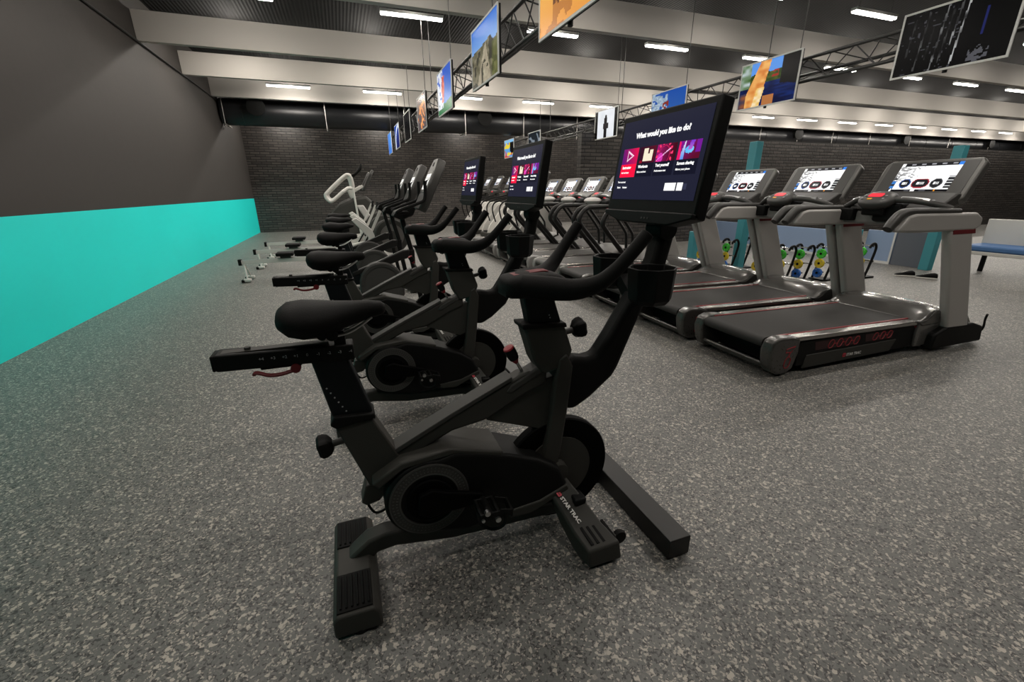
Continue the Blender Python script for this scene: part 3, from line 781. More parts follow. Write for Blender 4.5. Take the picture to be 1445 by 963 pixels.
        ex, ey = Vector((0,-1,0)), DUP; n = ex.cross(ey)                         # n faces the rider (-x)
        mb = MB().prism_on([(-.282,.0), (-.282,.405), (.282,.405), (.282,.0), (.16,-.030), (-.16,-.030)], DX0, ex, ey, -n, 0, .055)
        dp = P(mb, 'display', M['black'], bevel=.006)
        mb = MB().prism_on([(-.20,.04), (-.20,.33), (.20,.33), (.20,.04)], DX0, ex, ey, -n, .05, .085); P(mb, 'display_back', M['soft_black'], dp, .008)
        mb = MB().prism_on([(-.282,-.001), (-.282,.018), (.282,.018), (.282,-.001), (.16,-.031), (-.16,-.031)], DX0, ex, ey, n, -.02, .012); P(mb, 'display_chin', M['black'], dp, .005)
        mb = MB()
        for k in range(3): mb.cyl(DX0+ex*(.0+.02*k)+ey*(-.010)+n*.011, DX0+ex*(.0+.02*k)+ey*(-.010)+n*.014, .004, 10)
        P(mb, 'display_button', M['charcoal2'], dp)
        w_, h_ = .520, .318; o = DX0+ex*(-w_/2)+ey*.062+n*.0012
        paint_panel('screen', 150, 90, P_bikescreen, o, ex*w_, ey*h_, M['screen'], dp, O)
        o2 = o+n*.0006
        def tx(s_, u, v, size, m=M['txt_emit'], al='LEFT', bold=.0006, nm='screen_text'):
            text_part(nm, s_, size, m, dp, o2+ex*(u*w_)+ey*(v*h_), ex, ey, O, al, bold, .0002)
        tx('What would you like to do?', .5, .775, .0285, al='CENTER', bold=.0013)
        for s_, u in (('Instructor', .078), ('Workouts', .293), ('Test yourself', .510), ('Screen sharing', .750)): tx(s_, u, .398, .0150, bold=.0007)
        for s_, u in (('led workouts', .075), ('Pick a workout', .288), ('Performance test', .508), ('Mirror your phone', .748)): tx(s_, u, .338, .0098, bold=.0003)
        tx('Your account', .048, .215, .0105, bold=.0003)
        tx('Sign in', .052, .146, .0095, bold=.0004); tx('Register', .130, .146, .0095, bold=.0004)
    return T
B1 = studio_bike('black studio bike nearest the camera, under the largest display', 1.55)
dup(B1, (.45, 2.95, 0), 0, 'black studio bike directly behind the nearest one, with the middle sized display')
dup(B1, (.45, 4.35, 0), 0, 'black studio bike third from the camera, with the smallest of the three displays')

# ------------------------------------------------------------------ upright bikes (rounded shroud, leaning console)
def upright_bike(label, y):
    T = thing('upright_bike', label, 'exercise bike', (.45, y, 0), 0, 'upright bikes')
    O = (.45, 0, 0)
    def P(mb, name, m, parent=T, bevel=0., **k): return mb.build(name, m, parent, O, bevel, **k)
    for x in (-.12, .90):
        f = P(MB().prism([(x-.06,.01), (x-.05,.08), (x+.05,.08), (x+.06,.01)], -.28, .28), 'floor_foot', M['charcoal'], bevel=.01)
        for s in (-1, 1): P(MB().cyl((x, s*.25, 0), (x, s*.25, .02), .03, 14), 'glide', M['black'], f)
    P(MB().prism([(-.14,.06), (-.14,.12), (.92,.10), (.92,.05)], -.045, .045), 'base_rail', M['charcoal'], bevel=.01)
    sh = P(MB().prism(circle(.36, .40, .27, 0, 180, 24)+[(.09,.24), (.20,.13), (.56,.11), (.63,.24)], -.085, .085), 'shroud', M['charcoal2'], bevel=.025, seg=3)
    for s in (-1, 1):
        mb = MB(); a, b = sorted((s*.085, s*.093)); annulus(mb, (.36,0,.40), .215, .250, a, b, 40, 0, 180); P(mb, 'shroud_rim', M['silver_shell'], sh)
        cr = P(MB().bar((.36, s*.115, .36), (.36+s*.16, s*.115, .30), .02, .035), 'crank_arm', M['black'], bevel=.004)
        P(MB().box(.36+s*.16-.05, .36+s*.16+.05, min(s*.13,s*.22), max(s*.13,s*.22), .285, .315), 'pedal', M['black'], cr, .006)
    P(MB().prism([(.02,.51), (.02,.56), (.30,.66), (.66,.80), (.74,.80), (.72,.70), (.30,.58)], -.045, .045), 'top_rail', M['bar_paint'], bevel=.012)
    P(MB().prism([(-.10,.98), (.0,.98), (.14,.40), (.03,.40)], -.03, .03), 'seat_post', M['post'], bevel=.008)
    P(MB().prism([(-.12,.94), (-.12,1.0), (.06,.99), (.06,.94)], -.035, .035), 'seat_slider', M['black'], bevel=.006)
    rings = []
    for x, hw, z0, z1 in ((-.25,.05,1.10,1.13), (-.235,.10,1.06,1.15), (-.16,.13,1.035,1.165), (-.06,.09,1.05,1.15), (.04,.04,1.08,1.145), (.10,.02,1.10,1.13)):
        rings.append([(x, hw*math.cos(2*math.pi*k/16), (z0+z1)/2+(z1-z0)/2*math.sin(2*math.pi*k/16)) for k in range(16)])
    sd = P(MB().loft(rings), 'saddle', M['soft_black'], ang=80)
    P(MB().box(-.10, -.03, -.025, .025, .99, 1.06), 'seat_clamp', M['black'], sd)
    P(MB().prism([(.745,.76), (.80,.76), (.735,1.04), (.70,1.26), (.64,1.26), (.675,1.04)], -.03, .03), 'console_mast', M['black'], bevel=.010)
    P(MB().prism([(.74,.62), (.82,.10), (.88,.10), (.80,.62), (.80,.80), (.70,.80)], -.035, .035), 'front_strut', M['black'], bevel=.01)
    P(MB().prism([(.56,1.215), (.60,1.275), (.80,1.34), (.84,1.30), (.80,1.22), (.66,1.17)], -.15, .15), 'tray', M['black'], bevel=.015)
    P(MB().prism_on([(-.10,-.008), (.10,-.008), (.10,.008), (-.10,.008)], (.588,0,1.245), (0,-1,0), (.5,0,.8), (-.85,0,.5), 0, .004), 'red_strip', M['red'])
    hb = MB()
    for s in (-1, 1):
        hb.tube(smooth([(.76, s*.05, 1.24), (.72, s*.18, 1.26), (.60, s*.25, 1.26), (.66, s*.27, 1.30), (.84, s*.26, 1.36), (.94, s*.24, 1.42), (.955, s*.24, 1.62)], 5), .020, 12)
    P(hb, 'handlebar', M['soft_black'], ang=60)
    # leaning console
    o = Vector((.86, 0, 1.29)); ey = Vector((.30, 0, .60)).normalized(); ex = Vector((0,-1,0)); n = ex.cross(ey)
    poly = [(-.18,.0), (-.22,.10), (-.22,.52), (-.14,.665), (.14,.665), (.22,.52), (.22,.10), (.18,0)]
    cs = P(MB().prism_on(poly, o, ex, ey, -n, 0, .105), 'console', M['silver_shell'], bevel=.02, seg=3)
    P(MB().prism_on([(-.17,.22), (-.17,.50), (.17,.50), (.17,.22)], o, ex, ey, n, -.004, .004), 'console_face', M['console2'], cs, .004)
    def ui(u, v):
        if abs(u-.5) < .32 and .2 < v < .8 and nz(u, v, 6, 40) > .45: return (.12,.12,.13)
        return (.93,.93,.90)
    paint_panel('screen', 24, 18, ui, o+ex*-.14+ey*.26+n*.0055, ex*.28, ey*.20, M['tscreen'], cs, O)
    P(MB().prism_on(rrect(.05,.05,.012), o+ey*.585, ex, ey, n, -.004, .006), 'fan_button', M['black'], cs)
    return T
U = upright_bike('black upright bike with tall grey console, nearest of its row behind the studio bikes', 5.75)
dup(U, (.45, 7.05, 0), 0, 'black upright bike with tall grey console, middle one of the three')
dup(U, (.45, 8.32, 0), 0, 'black upright bike with tall grey console, furthest of the three')

# ------------------------------------------------------------------ treadmills
def P_tread(u, v):
    c = (.97,.97,.97)
    if v > .90:
        c = (.12,.12,.13)
        if u < .06: c = (.95,.95,.95)
        if u > .93: c = (.20,.48,.85)
        if .08 < u < .9 and abs(v-.95) < .018 and (u*6) % 1 < .45: c = (.6,.6,.62)
        return c
    if v < .07:
        c = (.07,.07,.08)
        if .02 < u < .06 or .40 < u < .48: c = (.95,.95,.95)
        if .55 < u < .66 or .3 < u < .38: c = (.28,.28,.30)
        if .78 < u < .81: c = (.85,.55,.15)
        return c
    g = nz(u, v, 26, 50)
    if u < .42 and v > .35 and g > .30+u*1.3: c = mixc((.42,.42,.42), (.88,.88,.88), nz(u, v, 50, 51))
    if u < .07:
        if .1 < v < .2 or .26 < v < .36: return (.22,.45,.72)
        if v < .5 and nz(u, v, 30, 52) > .4: return (.15,.15,.16)
    if u > .90 and .10 < v < .52: return (.16,.16,.17) if (v*10) % 1 < .8 else (.9,.9,.9)
    for cx, hw, rim in ((.24, .0, (.12,.26,.52)), (.50, .05, (.62,.16,.22)), (.76, .0, (.22,.22,.23))):
        d = math.hypot(max(0, abs(u-cx)-hw)*1.75, v-.28)
        if d < .165:
            c = (.13,.13,.14) if d < .135 else rim
            if abs(v-.28) < .04 and abs(u-cx) < .045+hw*.3 and (u*46) % 1 < .7: c = (.95,.95,.95)
    return c
def treadmill(label, loc, posts=True):
    T = thing('treadmill', label, 'treadmill', loc, TYAW, 'treadmills with pale uprights' if posts else 'treadmills with black bent handrails')
    O = (0, 0, 0)
    def P(mb, name, m, parent=T, bevel=0., **k): return mb.build(name, m, parent, O, bevel, **k)
    dk = P(MB().box(.12, 2.0, -.36, .36, .05, .20), 'deck_base', M['black'], bevel=.01)
    cap = [(-.10,.11), (-.125,.24), (-.095,.325), (-.02,.350), (.10,.342), (.20,.318), (.205,.20), (.17,.06), (.11,.022), (.0,.022), (-.06,.05)]
    for s in (-1, 1):
        a, b = sorted((s*.335, s*.445)); c = P(MB().prism(cap, a, b), 'end_cap', M['gun_dark' if posts else 'silver_mid'], bevel=.022, seg=3)
        P(MB().cyl((.06, s*.39, 0), (.06, s*.39, .03), .028, 14), 'foot_glide', M['black'], c)
        a, b = sorted((s*.345, s*.435)); r = P(MB().prism([(.15,.335), (1.86,.312), (1.90,.30), (1.90,.268), (.17,.292)], a, b), 'side_rail', M['gun'], bevel=.010)
        a, b = sorted((s*.328, s*.342))
        if posts: P(MB().prism([(.02,.336), (1.85,.318), (1.85,.310), (.02,.326)], a, b), 'red_line', M['red'], r)
        a, b = sorted((s*.395, s*.425)); P(MB().prism([(.20,.285), (1.95,.27), (1.95,.08), (1.6,.06), (.22,.065)], a, b), 'side_skirt', M['black'], bevel=.006)
        a, b = sorted((s*.412, s*.432)); sk = P(MB().prism([(.32,.155), (1.46,.165), (1.40,.055), (.30,.035)], a, b), 'lower_skirt', M['charcoal'], bevel=.006)
        if not posts: continue
        yy = s*.4255
        g = MB()
        def ring(x, z, w_, h, sl=0., dep=.0022):
            pts = [(x-w_+sl, z+.5*h), (x-w_*.45+sl, z+h), (x+w_*.45+sl, z+h), (x+w_+sl, z+.5*h), (x+w_-sl, z-.5*h), (x+w_*.45-sl, z-h), (x-w_*.45-sl, z-h), (x-w_-sl, z-.5*h)]
            g.tube([(p[0], yy, p[1]) for p in pts], .0042, 6, closed=True)
        for k in range(4):
            ring(.60+.105*k, .222-.001*k, .030, .036, .006)
            if k < 3: g.tube([(.636+.105*k, yy, .222), (.669+.105*k, yy, .221)], .0042, 6)
        P(g, 'red_number_ring', M['red'], sk); g = MB()
        for k in range(3):
            ring(1.16+.095*k, .224, .028, .034, .006)
            if k < 2: g.tube([(1.194+.095*k, yy, .224), (1.222+.095*k, yy, .224)], .0042, 6)
        P(g, 'red_number_ring', M['red'], sk)
        a, b = sorted((s*.424, s*.4262))
        P(MB().prism([(.40,.262), (.955,.256), (.945,.182), (.42,.186)], a, b).prism([(1.02,.258), (1.40,.252), (1.39,.186), (1.04,.188)], a, b), 'digit_field', M['red_field'], sk)
        g = MB(); yy = s*.446
        ring(.085, .125, .030, .048, .004); g.tube([(.085, yy, .173), (.10, yy, .215)], .0045, 6); g.tube([(.05, yy, .245), (.145, yy, .262), (.11, yy, .215), (.05, yy, .215)], .0045, 6, closed=True); P(g, 'red_emblem', M['red'], sk); g = MB()
        yy = s*.4265; ring(1.84, .19, .034, .045, .006); g.tube([(1.815, yy, .23), (1.80, yy, .262)], .0042, 6); g.tube([(1.68, yy, .262), (1.80, yy, .262), (1.75, yy, .215)], .0042, 6, closed=True)
        P(g, 'red_emblem', M['red'], sk)
        o = Vector((.79, s*.4325, .096)); ex = Vector((-s, 0, 0)); ey = Vector((0,0,1)); n = ex.cross(ey)
        if s > 0: o.x = 1.03
        P(MB().prism_on(rrect(.040, .036, .010), o, ex, ey, n, 0, .0015), 'logo', M['logo_red'], sk)
        P(MB().prism_on([(-.012,-.003),(.012,-.003),(.012,.003),(-.012,.003)], o+n*.0015, ex, ey, n, 0, .0006), 'logo_bar', M['charcoal'], sk)
        text_part('lettering', 'STAR TRAC', .036, M['white_txt'], sk, o+ex*.028-ey*.013+n*.001, ex, ey, O, bold=.0008)
    bl = [(-.055+.05*math.cos(math.radians(a)), .285+.045*math.sin(math.radians(a))) for a in range(90, 271, 20)] + [(.3,.235), (1.85,.235), (1.85,.314)]
    P(MB().prism(bl, -.33, .33), 'belt', M['belt_black' if posts else 'belt_grey'], ang=50)
    P(MB().tube([(-.06, -.34, .10), (-.06, .34, .10)], .016, 10).tube([(-.02, -.34, .065), (-.02, .34, .065)], .014, 10), 'rear_bar', M['gun_dark'])
    # motor hood
    rings = []
    for y, k in ((-.445,.60), (-.43,.78), (-.36,.93), (-.2,1.0), (0,1.02), (.2,1.0), (.36,.93), (.43,.78), (.445,.60)):
        rings.append([(1.70,y,.21), (1.715,y,.30+.02*k), (1.80,y,.27+.115*k), (1.92,y,.26+.175*k), (2.02,y,.26+.175*k), (2.22,y,.25+.135*k), (2.46,y,.22+.10*k), (2.52,y,.20+.04*k), (2.53,y,.06), (1.72,y,.06)])
    hd = P(MB().loft(rings), 'motor_hood', M['hood' if posts else 'silver_mid'], bevel=.006, ang=40)
    for s in (-1, 1):
        P(MB().prism([(1.66,.315), (1.78,.318), (1.92,.395), (2.02,.40), (2.10,.33), (2.10,.27), (1.75,.262)], *sorted((s*.375, s*.452))), 'hood_side', M['gun_dark'], hd, .012)
    if posts:
        for s in (-1, 1):
            a, b = sorted((s*.43, s*.505))
            P(MB().prism([(1.62,1.15), (1.94,1.15), (2.40,.14), (2.07,.14)], a, b), 'upright', M['silver'], bevel=.022, seg=3)
            P(MB().prism([(1.86,.03), (1.88,.18), (2.05,.245), (2.46,.235), (2.62,.19), (2.66,.03)], *sorted((s*.42, s*.51))), 'upright_base', M['black'], bevel=.02)
            P(MB().prism([(1.66,1.115), (1.66,1.155), (1.96,1.155), (1.98,1.115)], *sorted((s*.427, s*.508))), 'upright_collar', M['red_dark'], bevel=.004)
            rl = P(MB().prism([(.93,1.165), (1.03,1.285), (1.12,1.302), (1.93,1.292), (2.02,1.25), (2.02,1.17), (1.93,1.14), (1.2,1.145), (.98,1.155)], *sorted((s*.415, s*.51))), 'handrail', M['silver'], bevel=.022, seg=3)
            g = MB().tube(smooth([(.865, s*.464, 1.180), (.915, s*.464, 1.235), (.985, s*.464, 1.295), (1.10, s*.464, 1.312), (1.40, s*.464, 1.308), (1.72, s*.464, 1.302)], 5), smooth_r([.036,.042,.040,.034,.034,.030], 5), 14)
            P(g, 'grip', M['console'], rl, ang=60)
        P(MB().prism([(1.62,1.165), (1.62,1.285), (1.78,1.30), (1.84,1.25), (1.80,1.165)], -.43, .43), 'crossbeam', M['silver_mid'], bevel=.02, seg=3)
        P(MB().prism([(1.56,1.20), (1.56,1.36), (1.86,1.38), (1.88,1.24), (1.70,1.17)], -.12, .12), 'console_neck', M['black'], bevel=.02)
        for s in (-1, 1): P(MB().box(1.56, 1.72, min(s*.30,s*.44), max(s*.30,s*.44), 1.19, 1.31), 'bottle_holder', M['black'], bevel=.012)
    else:
        for s in (-1, 1):
            pts = [(1.45, s*.40, .22), (1.16, s*.41, .54), (.88, s*.42, .84), (.80, s*.42, .96), (.84, s*.42, 1.09), (.95, s*.42, 1.185), (1.10, s*.42, 1.205), (1.60, s*.42, 1.205), (1.80, s*.40, 1.22)]
            g = MB().tube(smooth(pts, 5), .042, 14); P(g, 'handrail', M['bar_paint'], ang=60)
            g = MB().tube(smooth([(1.56, s*.42, 1.18), (1.70, s*.42, 1.02), (1.93, s*.42, .74), (1.98, s*.42, .60), (2.0, s*.42, .20)], 5), .028, 12); P(g, 'front_leg', M['bar_paint'], ang=60)
            P(MB().box(1.33, 1.42, min(s*.385,s*.46), max(s*.385,s*.46), 1.165, 1.20), 'red_button', M['red'], bevel=.006)
        P(MB().ball((1.42, 0, 1.30), .16, .22, .07), 'pod_shell', M['silver'])
        P(MB().prism([(1.50,1.17), (1.48,1.30), (1.84,1.38), (1.90,1.26), (1.75,1.18)], -.42, .42), 'console_neck', M['black'], bevel=.03)
    # console
    mb = MB().prism([(1.60,1.300), (1.61,1.330), (1.84,1.455), (1.90,1.45), (1.93,1.37), (1.72,1.29)], -.37, .37)
    tr = P(mb, 'key_panel', M['console'], bevel=.018, seg=3)
    kx = Vector((0,-1,0)); ky = Vector((.23,0,.125)).normalized(); kn = kx.cross(ky)
    def key(y, t, w_, h, m, nm):
        P(MB().prism_on(rrect(w_, h, min(w_,h)*.3), Vector((1.61, 0, 1.330))+ky*t-kx*y, kx, ky, kn, -.002, .004), nm, m, tr)
    key(-.03, .085, .035, .035, M['led_white'], 'start_button'); key(-.06, .055, .10, .022, M['led_red'], 'display_strip')
    key(-.17, .12, .045, .10, M['console2'], 'key_bar'); key(-.26, .12, .030, .030, M['white_mark'], 'key_icon'); key(.10, .10, .06, .04, M['console2'], 'key_icon')
    pc, px, pz = Vector((1.565, .10, 1.392)), Vector((.86, 0, .50)), Vector((-.50, 0, .86))            # pod tilted towards the runner
    rings = []
    for k_, h_ in ((.55,-.055), (.86,-.045), (1.0,-.010), (.97,.018), (.86,.034), (.5,.040)):
        rings.append([pc+px*(.115*k_*math.cos(a))+Vector((0,1,0))*(.165*k_*math.copysign(abs(math.sin(a))**.8, math.sin(a)))+pz*h_ for a in [2*math.pi*q/28 for q in range(28)]])
    pod = P(MB().loft(rings), 'control_pod', M['console'], ang=50)
    P(MB().prism([(1.52,1.25), (1.50,1.36), (1.68,1.40), (1.70,1.25)], .0, .20), 'pod_neck', M['black'], pod, .015)
    def pk(y, t, w_, h, m, nm, **k): P(MB().prism_on(rrect(w_, h, min(w_,h)*.25), pc+px*t+Vector((0,y,0))+pz*.036, (0,-1,0), px, pz, -.01, .007), nm, m, pod, **k)
    pk(.02, .02, .125, .060, M['led_red'], 'pod_display', label='glowing red display'); pk(.04, -.045, .040, .020, M['led_amber'], 'pod_button')
    for yy in (.11, -.075): pk(yy, .01, .018, .018, M['white_mark'], 'pod_button'); pk(yy, -.04, .018, .018, M['white_mark'], 'pod_button')
    for s in (-1, 1):
        hr = P(MB().tube(smooth([(1.57, .10+s*.13, 1.395), (1.58, .05+s*.24, 1.39), (1.61, s*.36, 1.36), (1.66, s*.44, 1.32)], 5), smooth_r([.030,.027,.027,.032], 5), 12), 'front_grip', M['console'], ang=60)
        P(MB().tube(smooth([(1.575, .08+s*.175, 1.4), (1.585, .05+s*.24, 1.395), (1.60, .015+s*.32, 1.38)], 4), .0262, 12), 'pulse_sensor', M['steel'], hr)
    o = Vector((1.85, 0, 1.385)); ey = Vector((.235, 0, .40)).normalized(); ex = Vector((0,-1,0)); n = ex.cross(ey)
    H = .43 if posts else .46
    poly = [(-.40,.03), (-.40,H-.04), (-.36,H), (.36,H), (.40,H-.04), (.40,.03), (.34,-.03), (-.34,-.03)]
    cs = P(MB().prism_on(poly, o, ex, ey, -n, -.0, .075), 'console', M['console2'], bevel=.016, seg=3)
    P(MB().prism_on([(-.355,.055), (-.355,H-.025), (.355,H-.025), (.355,.055)], o, ex, ey, n, -.003, .003), 'console_face', M['console'], cs, .003)
    w_, h_ = .49, .295
    paint_panel('screen', 84, 46, P_tread, o+ex*(-w_/2)+ey*.095+n*.0042, ex*w_, ey*h_, M['tscreen'], cs, O)
    P(MB().tube(smooth([(2.55, -.38, .10), (2.72, -.40, .03), (2.78, -.44, .12), (2.70, -.47, .24), (2.66, -.49, .30)], 5), .010, 8), 'power_cord', M['black'])
    return T
TYAW = math.radians(-1.2)
M['cage'] = mat('grey_cage_mesh', (.16,.15,.14), .4, metal=.3)
M['red_field'] = mat('dark_red_field', rgb(46, 8, 12), .5)
def tloc(i): return (3.25, 2.81+1.03*i, 0)
T1 = treadmill('treadmill nearest the camera at the right edge, red digits on its side', tloc(0))
for i, l in ((1, 'treadmill with pale uprights, second from the camera'), (2, 'treadmill with pale uprights, third from the camera'), (3, 'treadmill with pale uprights, fourth from the camera, partly behind the largest bike display')):
    dup(T1, tloc(i), TYAW, l)
T2 = treadmill('treadmill with black bent handrails, nearest of its kind, half hidden by the largest bike display', tloc(4), False)
for i, l in ((5, 'treadmill with black bent handrails, second of its kind from the camera'), (6, 'treadmill with black bent handrails, third of its kind, middle of the five'),
             (7, 'treadmill with black bent handrails, fourth of its kind from the camera'), (8, 'treadmill with black bent handrails, furthest of its kind, deck end in the open floor')):
    dup(T2, tloc(i), TYAW, l)

# ------------------------------------------------------------------ stair climbers at the far end of that row
def climber(label, loc):
    T = thing('stair_climber', label, 'stair climber', loc, 0, 'stair climbers'); O = (0,0,0)
    def P(mb, name, m, parent=T, bevel=0., **k): return mb.build(name, m, parent, O, bevel, **k)
    P(MB().box(-.55, .75, -.36, .36, .0, .16), 'base', M['charcoal'], bevel=.03)
    for k in range(4): P(MB().box(-.45+.21*k, -.20+.21*k, -.27, .27, .13+.20*k, .20+.20*k), 'step', M['soft_black'], bevel=.01)
    for s in (-1, 1):
        P(MB().prism([(-.50,.15), (-.42,.40), (.10,1.05), (.40,1.12), (.62,1.05), (.72,.15)], *sorted((s*.285, s*.36))), 'side_shell', M['white'], bevel=.02)
        mb = MB(); annulus(mb, (.30, s*.362, .15), .34, .40, -.01, .01, 24, 0, 180); P(mb, 'shell_arch', M['silver'])
        P(MB().tube(smooth([(-.40, s*.34, .55), (-.50, s*.35, .95), (-.35, s*.35, 1.18), (.20, s*.34, 1.30), (.44, s*.20, 1.36)], 5), .022, 10), 'handrail', M['soft_black'], ang=60)
    P(MB().prism([(.40,1.05), (.34,1.50), (.44,1.54), (.62,1.05)], -.08, .08), 'mast', M['charcoal'], bevel=.015)
    P(MB().box(.20, .26, -.10, .10, .85, .89), 'red_badge', M['red'])
    P(MB().prism([(.22,1.42), (.24,1.50), (.46,1.58), (.50,1.50), (.40,1.42)], -.24, .24), 'tray', M['console'], bevel=.02)
    P(MB().prism_on(rrect(.12, .04, .01), (.235,0,1.475), (0,-1,0), (.25,0,.95), (-.95,0,.25), 0, .006), 'red_display', M['led_red'])
    o = Vector((.33, 0, 1.58)); ey = Vector((.24, 0, .42)).normalized(); ex = Vector((0,-1,0)); n = ex.cross(ey)
    cs = P(MB().prism_on([(-.27,0), (-.29,.10), (-.29,.46), (-.24,.51), (.24,.51), (.29,.46), (.29,.10), (.27,0)], o, ex, ey, -n, 0, .07), 'console', M['console2'], bevel=.015)
    paint_panel('screen', 40, 24, P_tread, o+ex*-.23+ey*.13+n*.002, ex*.46, ey*.28, M['tscreen'], cs, O)
    return T
S1 = climber('white sided stair climber nearest the treadmills, glowing console on top', (5.0, 12.2, 0))
for y, l in ((13.5, 'white sided stair climber second from the treadmills'), (14.8, 'white sided stair climber third from the treadmills, in the middle of its row'), (16.1, 'white sided stair climber fourth from the treadmills'), (17.4, 'white sided stair climber furthest away, close to the brick wall')):
    dup(S1, (5.0, y, 0), 0, l)

# ------------------------------------------------------------------ rowing machines
def rower(label, y):
    T = thing('rowing_machine', label, 'rowing machine', (-.5, y, 0), 0, 'rowing machines'); O = (-.5, 0, 0)
    def P(mb, name, m, parent=T, bevel=0., **k): return mb.build(name, m, parent, O, bevel, **k)
    rail = P(MB().prism([(-1.80,.295), (-1.80,.36), (.25,.40), (.25,.31)], -.03, .03), 'slide_rail', M['white'], bevel=.006)
    P(MB().prism([(-1.79,.3605), (-1.79,.366), (.24,.406), (.24,.4005)], -.02, .02), 'rail_track', M['steel'], rail)
    P(MB().box(-1.84, -1.79, -.05, .05, .28, .385), 'rail_end_cap', M['black'], rail, .006)
    for s in (-1, 1):
        lg = P(MB().tube([(-1.76, 0, .31), (-1.72, s*.17, .05)], .016, 10), 'rear_leg', M['white'])
        P(MB().box(-1.78, -1.66, s*.17-.05, s*.17+.05, .012, .06), 'leg_foot', M['white'], lg, .012)
        P(MB().box(-1.81, -1.76, s*.17-.055, s*.17+.055, 0, .05), 'rubber_foot', M['black'], lg, .006)
    st = P(MB().box(-1.22, -.93, -.15, .15, .415, .475), 'seat', M['soft_black'], bevel=.02, seg=3)
    P(MB().box(-1.16, -.99, -.055, .055, .37, .42), 'seat_carriage', M['charcoal2'], st, .006)
    P(MB().prism([(.13,1.0), (.22,1.04), (.48,.82), (.60,.45), (.60,.12), (.44,.08), (.05,.27), (.05,.40), (.38,.46), (.40,.68)], -.05, .05), 'front_frame', M['white'], bevel=.012)
    P(MB().box(.48, .60, -.30, .30, .0, .07).box(.80, .92, -.26, .26, 0, .06), 'front_foot', M['white'], bevel=.012)
    for s in (-1, 1): P(MB().bar((.28, s*.13, .30), (.46, s*.13, .56), .11, .03), 'foot_plate', M['black'], bevel=.006)
    P(MB().lathe([(.02,-.09), (.30,-.075), (.325,-.05), (.325,.05), (.30,.075), (.02,.09)], (.84, 0, .69), 'y', 40), 'flywheel_cage', M['charcoal'])
    for s in (-1, 1):
        a = s*.078; P(MB().lathe([(.05,a), (.22,a), (.22,a+s*.008), (.05,a+s*.008)], (.84,0,.69), 'y', 40), 'cage_mesh', M['cage'])
    P(MB().bar((.48, 0, .80), (.70, 0, 1.22), .035, .05), 'monitor_arm', M['white'], bevel=.005)
    P(MB().prism_on(rrect(.20, .15, .02), (.72, 0, 1.22), (0,-1,0), (.25,0,.97), (-.97,0,.25), -.02, .02), 'monitor', M['black'])
    P(MB().tube([(.40, -.24, .60), (.40, .24, .60)], .016, 10), 'pull_handle', M['soft_black'])
    return T
R1 = rower('white rowing machine with black seat, nearest of the three by the turquoise wall', 8.95)
R2 = dup(R1, (-.5, 10.45, 0), 0, 'white rowing machine with black seat, middle one of the three')
R3 = dup(R1, (-.5, 11.95, 0), 0, 'white rowing machine with black seat, furthest of the three')

# ------------------------------------------------------------------ ellipticals behind the rowing machines
def elliptical(label, loc):
    T = thing('elliptical_trainer', label, 'elliptical trainer', loc, 0, 'elliptical trainers'); O = (0,0,0)
    def P(mb, name, m, parent=T, bevel=0., **k): return mb.build(name, m, parent, O, bevel, **k)
    dome = [(-.58,.05), (-.60,.50), (-.45,.90), (-.18,1.18), (.18,1.34), (.55,1.40), (.76,1.18), (.84,.60), (.85,.05)]
    P(MB().prism(dome, -.22, .22), 'shroud', M['charcoal'], bevel=.08, seg=4)
    P(MB().prism([(.25,1.15), (.45,1.15), (.78,.55), (.92,.12), (.72,.12), (.60,.50)], -.26, .26), 'front_shell', M['silver'], bevel=.03)
    P(MB().box(-.75, .95, -.30, .30, 0, .07), 'base', M['white'], bevel=.02)
    P(MB().prism([(.22,1.12), (.06,1.62), (.18,1.66), (.34,1.15)], -.05, .05), 'mast', M['white'], bevel=.015)
    loop = [(-.06,1.50), (-.34,1.28), (-.45,1.29), (-.50,1.40), (-.44,1.50), (.0,1.88), (.14,1.94), (.20,1.86)]
    for s in (-1, 1):
        pts = smooth([(p[0], s*.24, p[1]) for p in loop]+[(.22, s*.20, 1.62), (.10, s*.22, 1.60)], 5)
        P(MB().tube(pts+[pts[0]], .048, 12), 'handle_loop', M['white'], ang=60)
        P(MB().tube(smooth([(.16, s*.24, 1.88), (.34, s*.25, 1.98), (.46, s*.25, 2.10), (.50, s*.25, 2.22)], 4), smooth_r([.03,.03,.045,.015], 4), 10), 'moving_grip', M['soft_black'], ang=60)
        P(MB().box(-.72, -.28, min(s*.24,s*.38), max(s*.24,s*.38), .26, .32), 'foot_pedal', M['black'], bevel=.02)
        P(MB().bar((-.5, s*.31, .27), (.30, s*.28, .35), .03, .06), 'pedal_arm', M['white'], bevel=.006)
        P(MB().bar((.30, s*.28, .32), (.22, s*.24, 1.60), .03, .05), 'swing_arm', M['white'], bevel=.006)
    o = Vector((.46, 0, 1.55)); ey = Vector((.34, 0, .60)).normalized(); ex = Vector((0,-1,0)); n = ex.cross(ey)
    P(MB().bar((.20,0,1.50), (.50,0,1.66), .06, .08), 'console_bracket', M['white'], bevel=.01)
    P(MB().prism_on([(-.16,0), (-.20,.12), (-.20,.50), (-.12,.62), (.12,.62), (.20,.50), (.20,.12), (.16,0)], o, ex, ey, -n, 0, .08), 'console', M['silver_shell'], bevel=.02)
    return T
E1 = elliptical('dark domed elliptical trainer with a white looped handle, nearer of the two', (.12, 13.7, 0))
dup(E1, (.12, 15.4, 0), 0, 'dark domed elliptical trainer behind the one with the white handle')

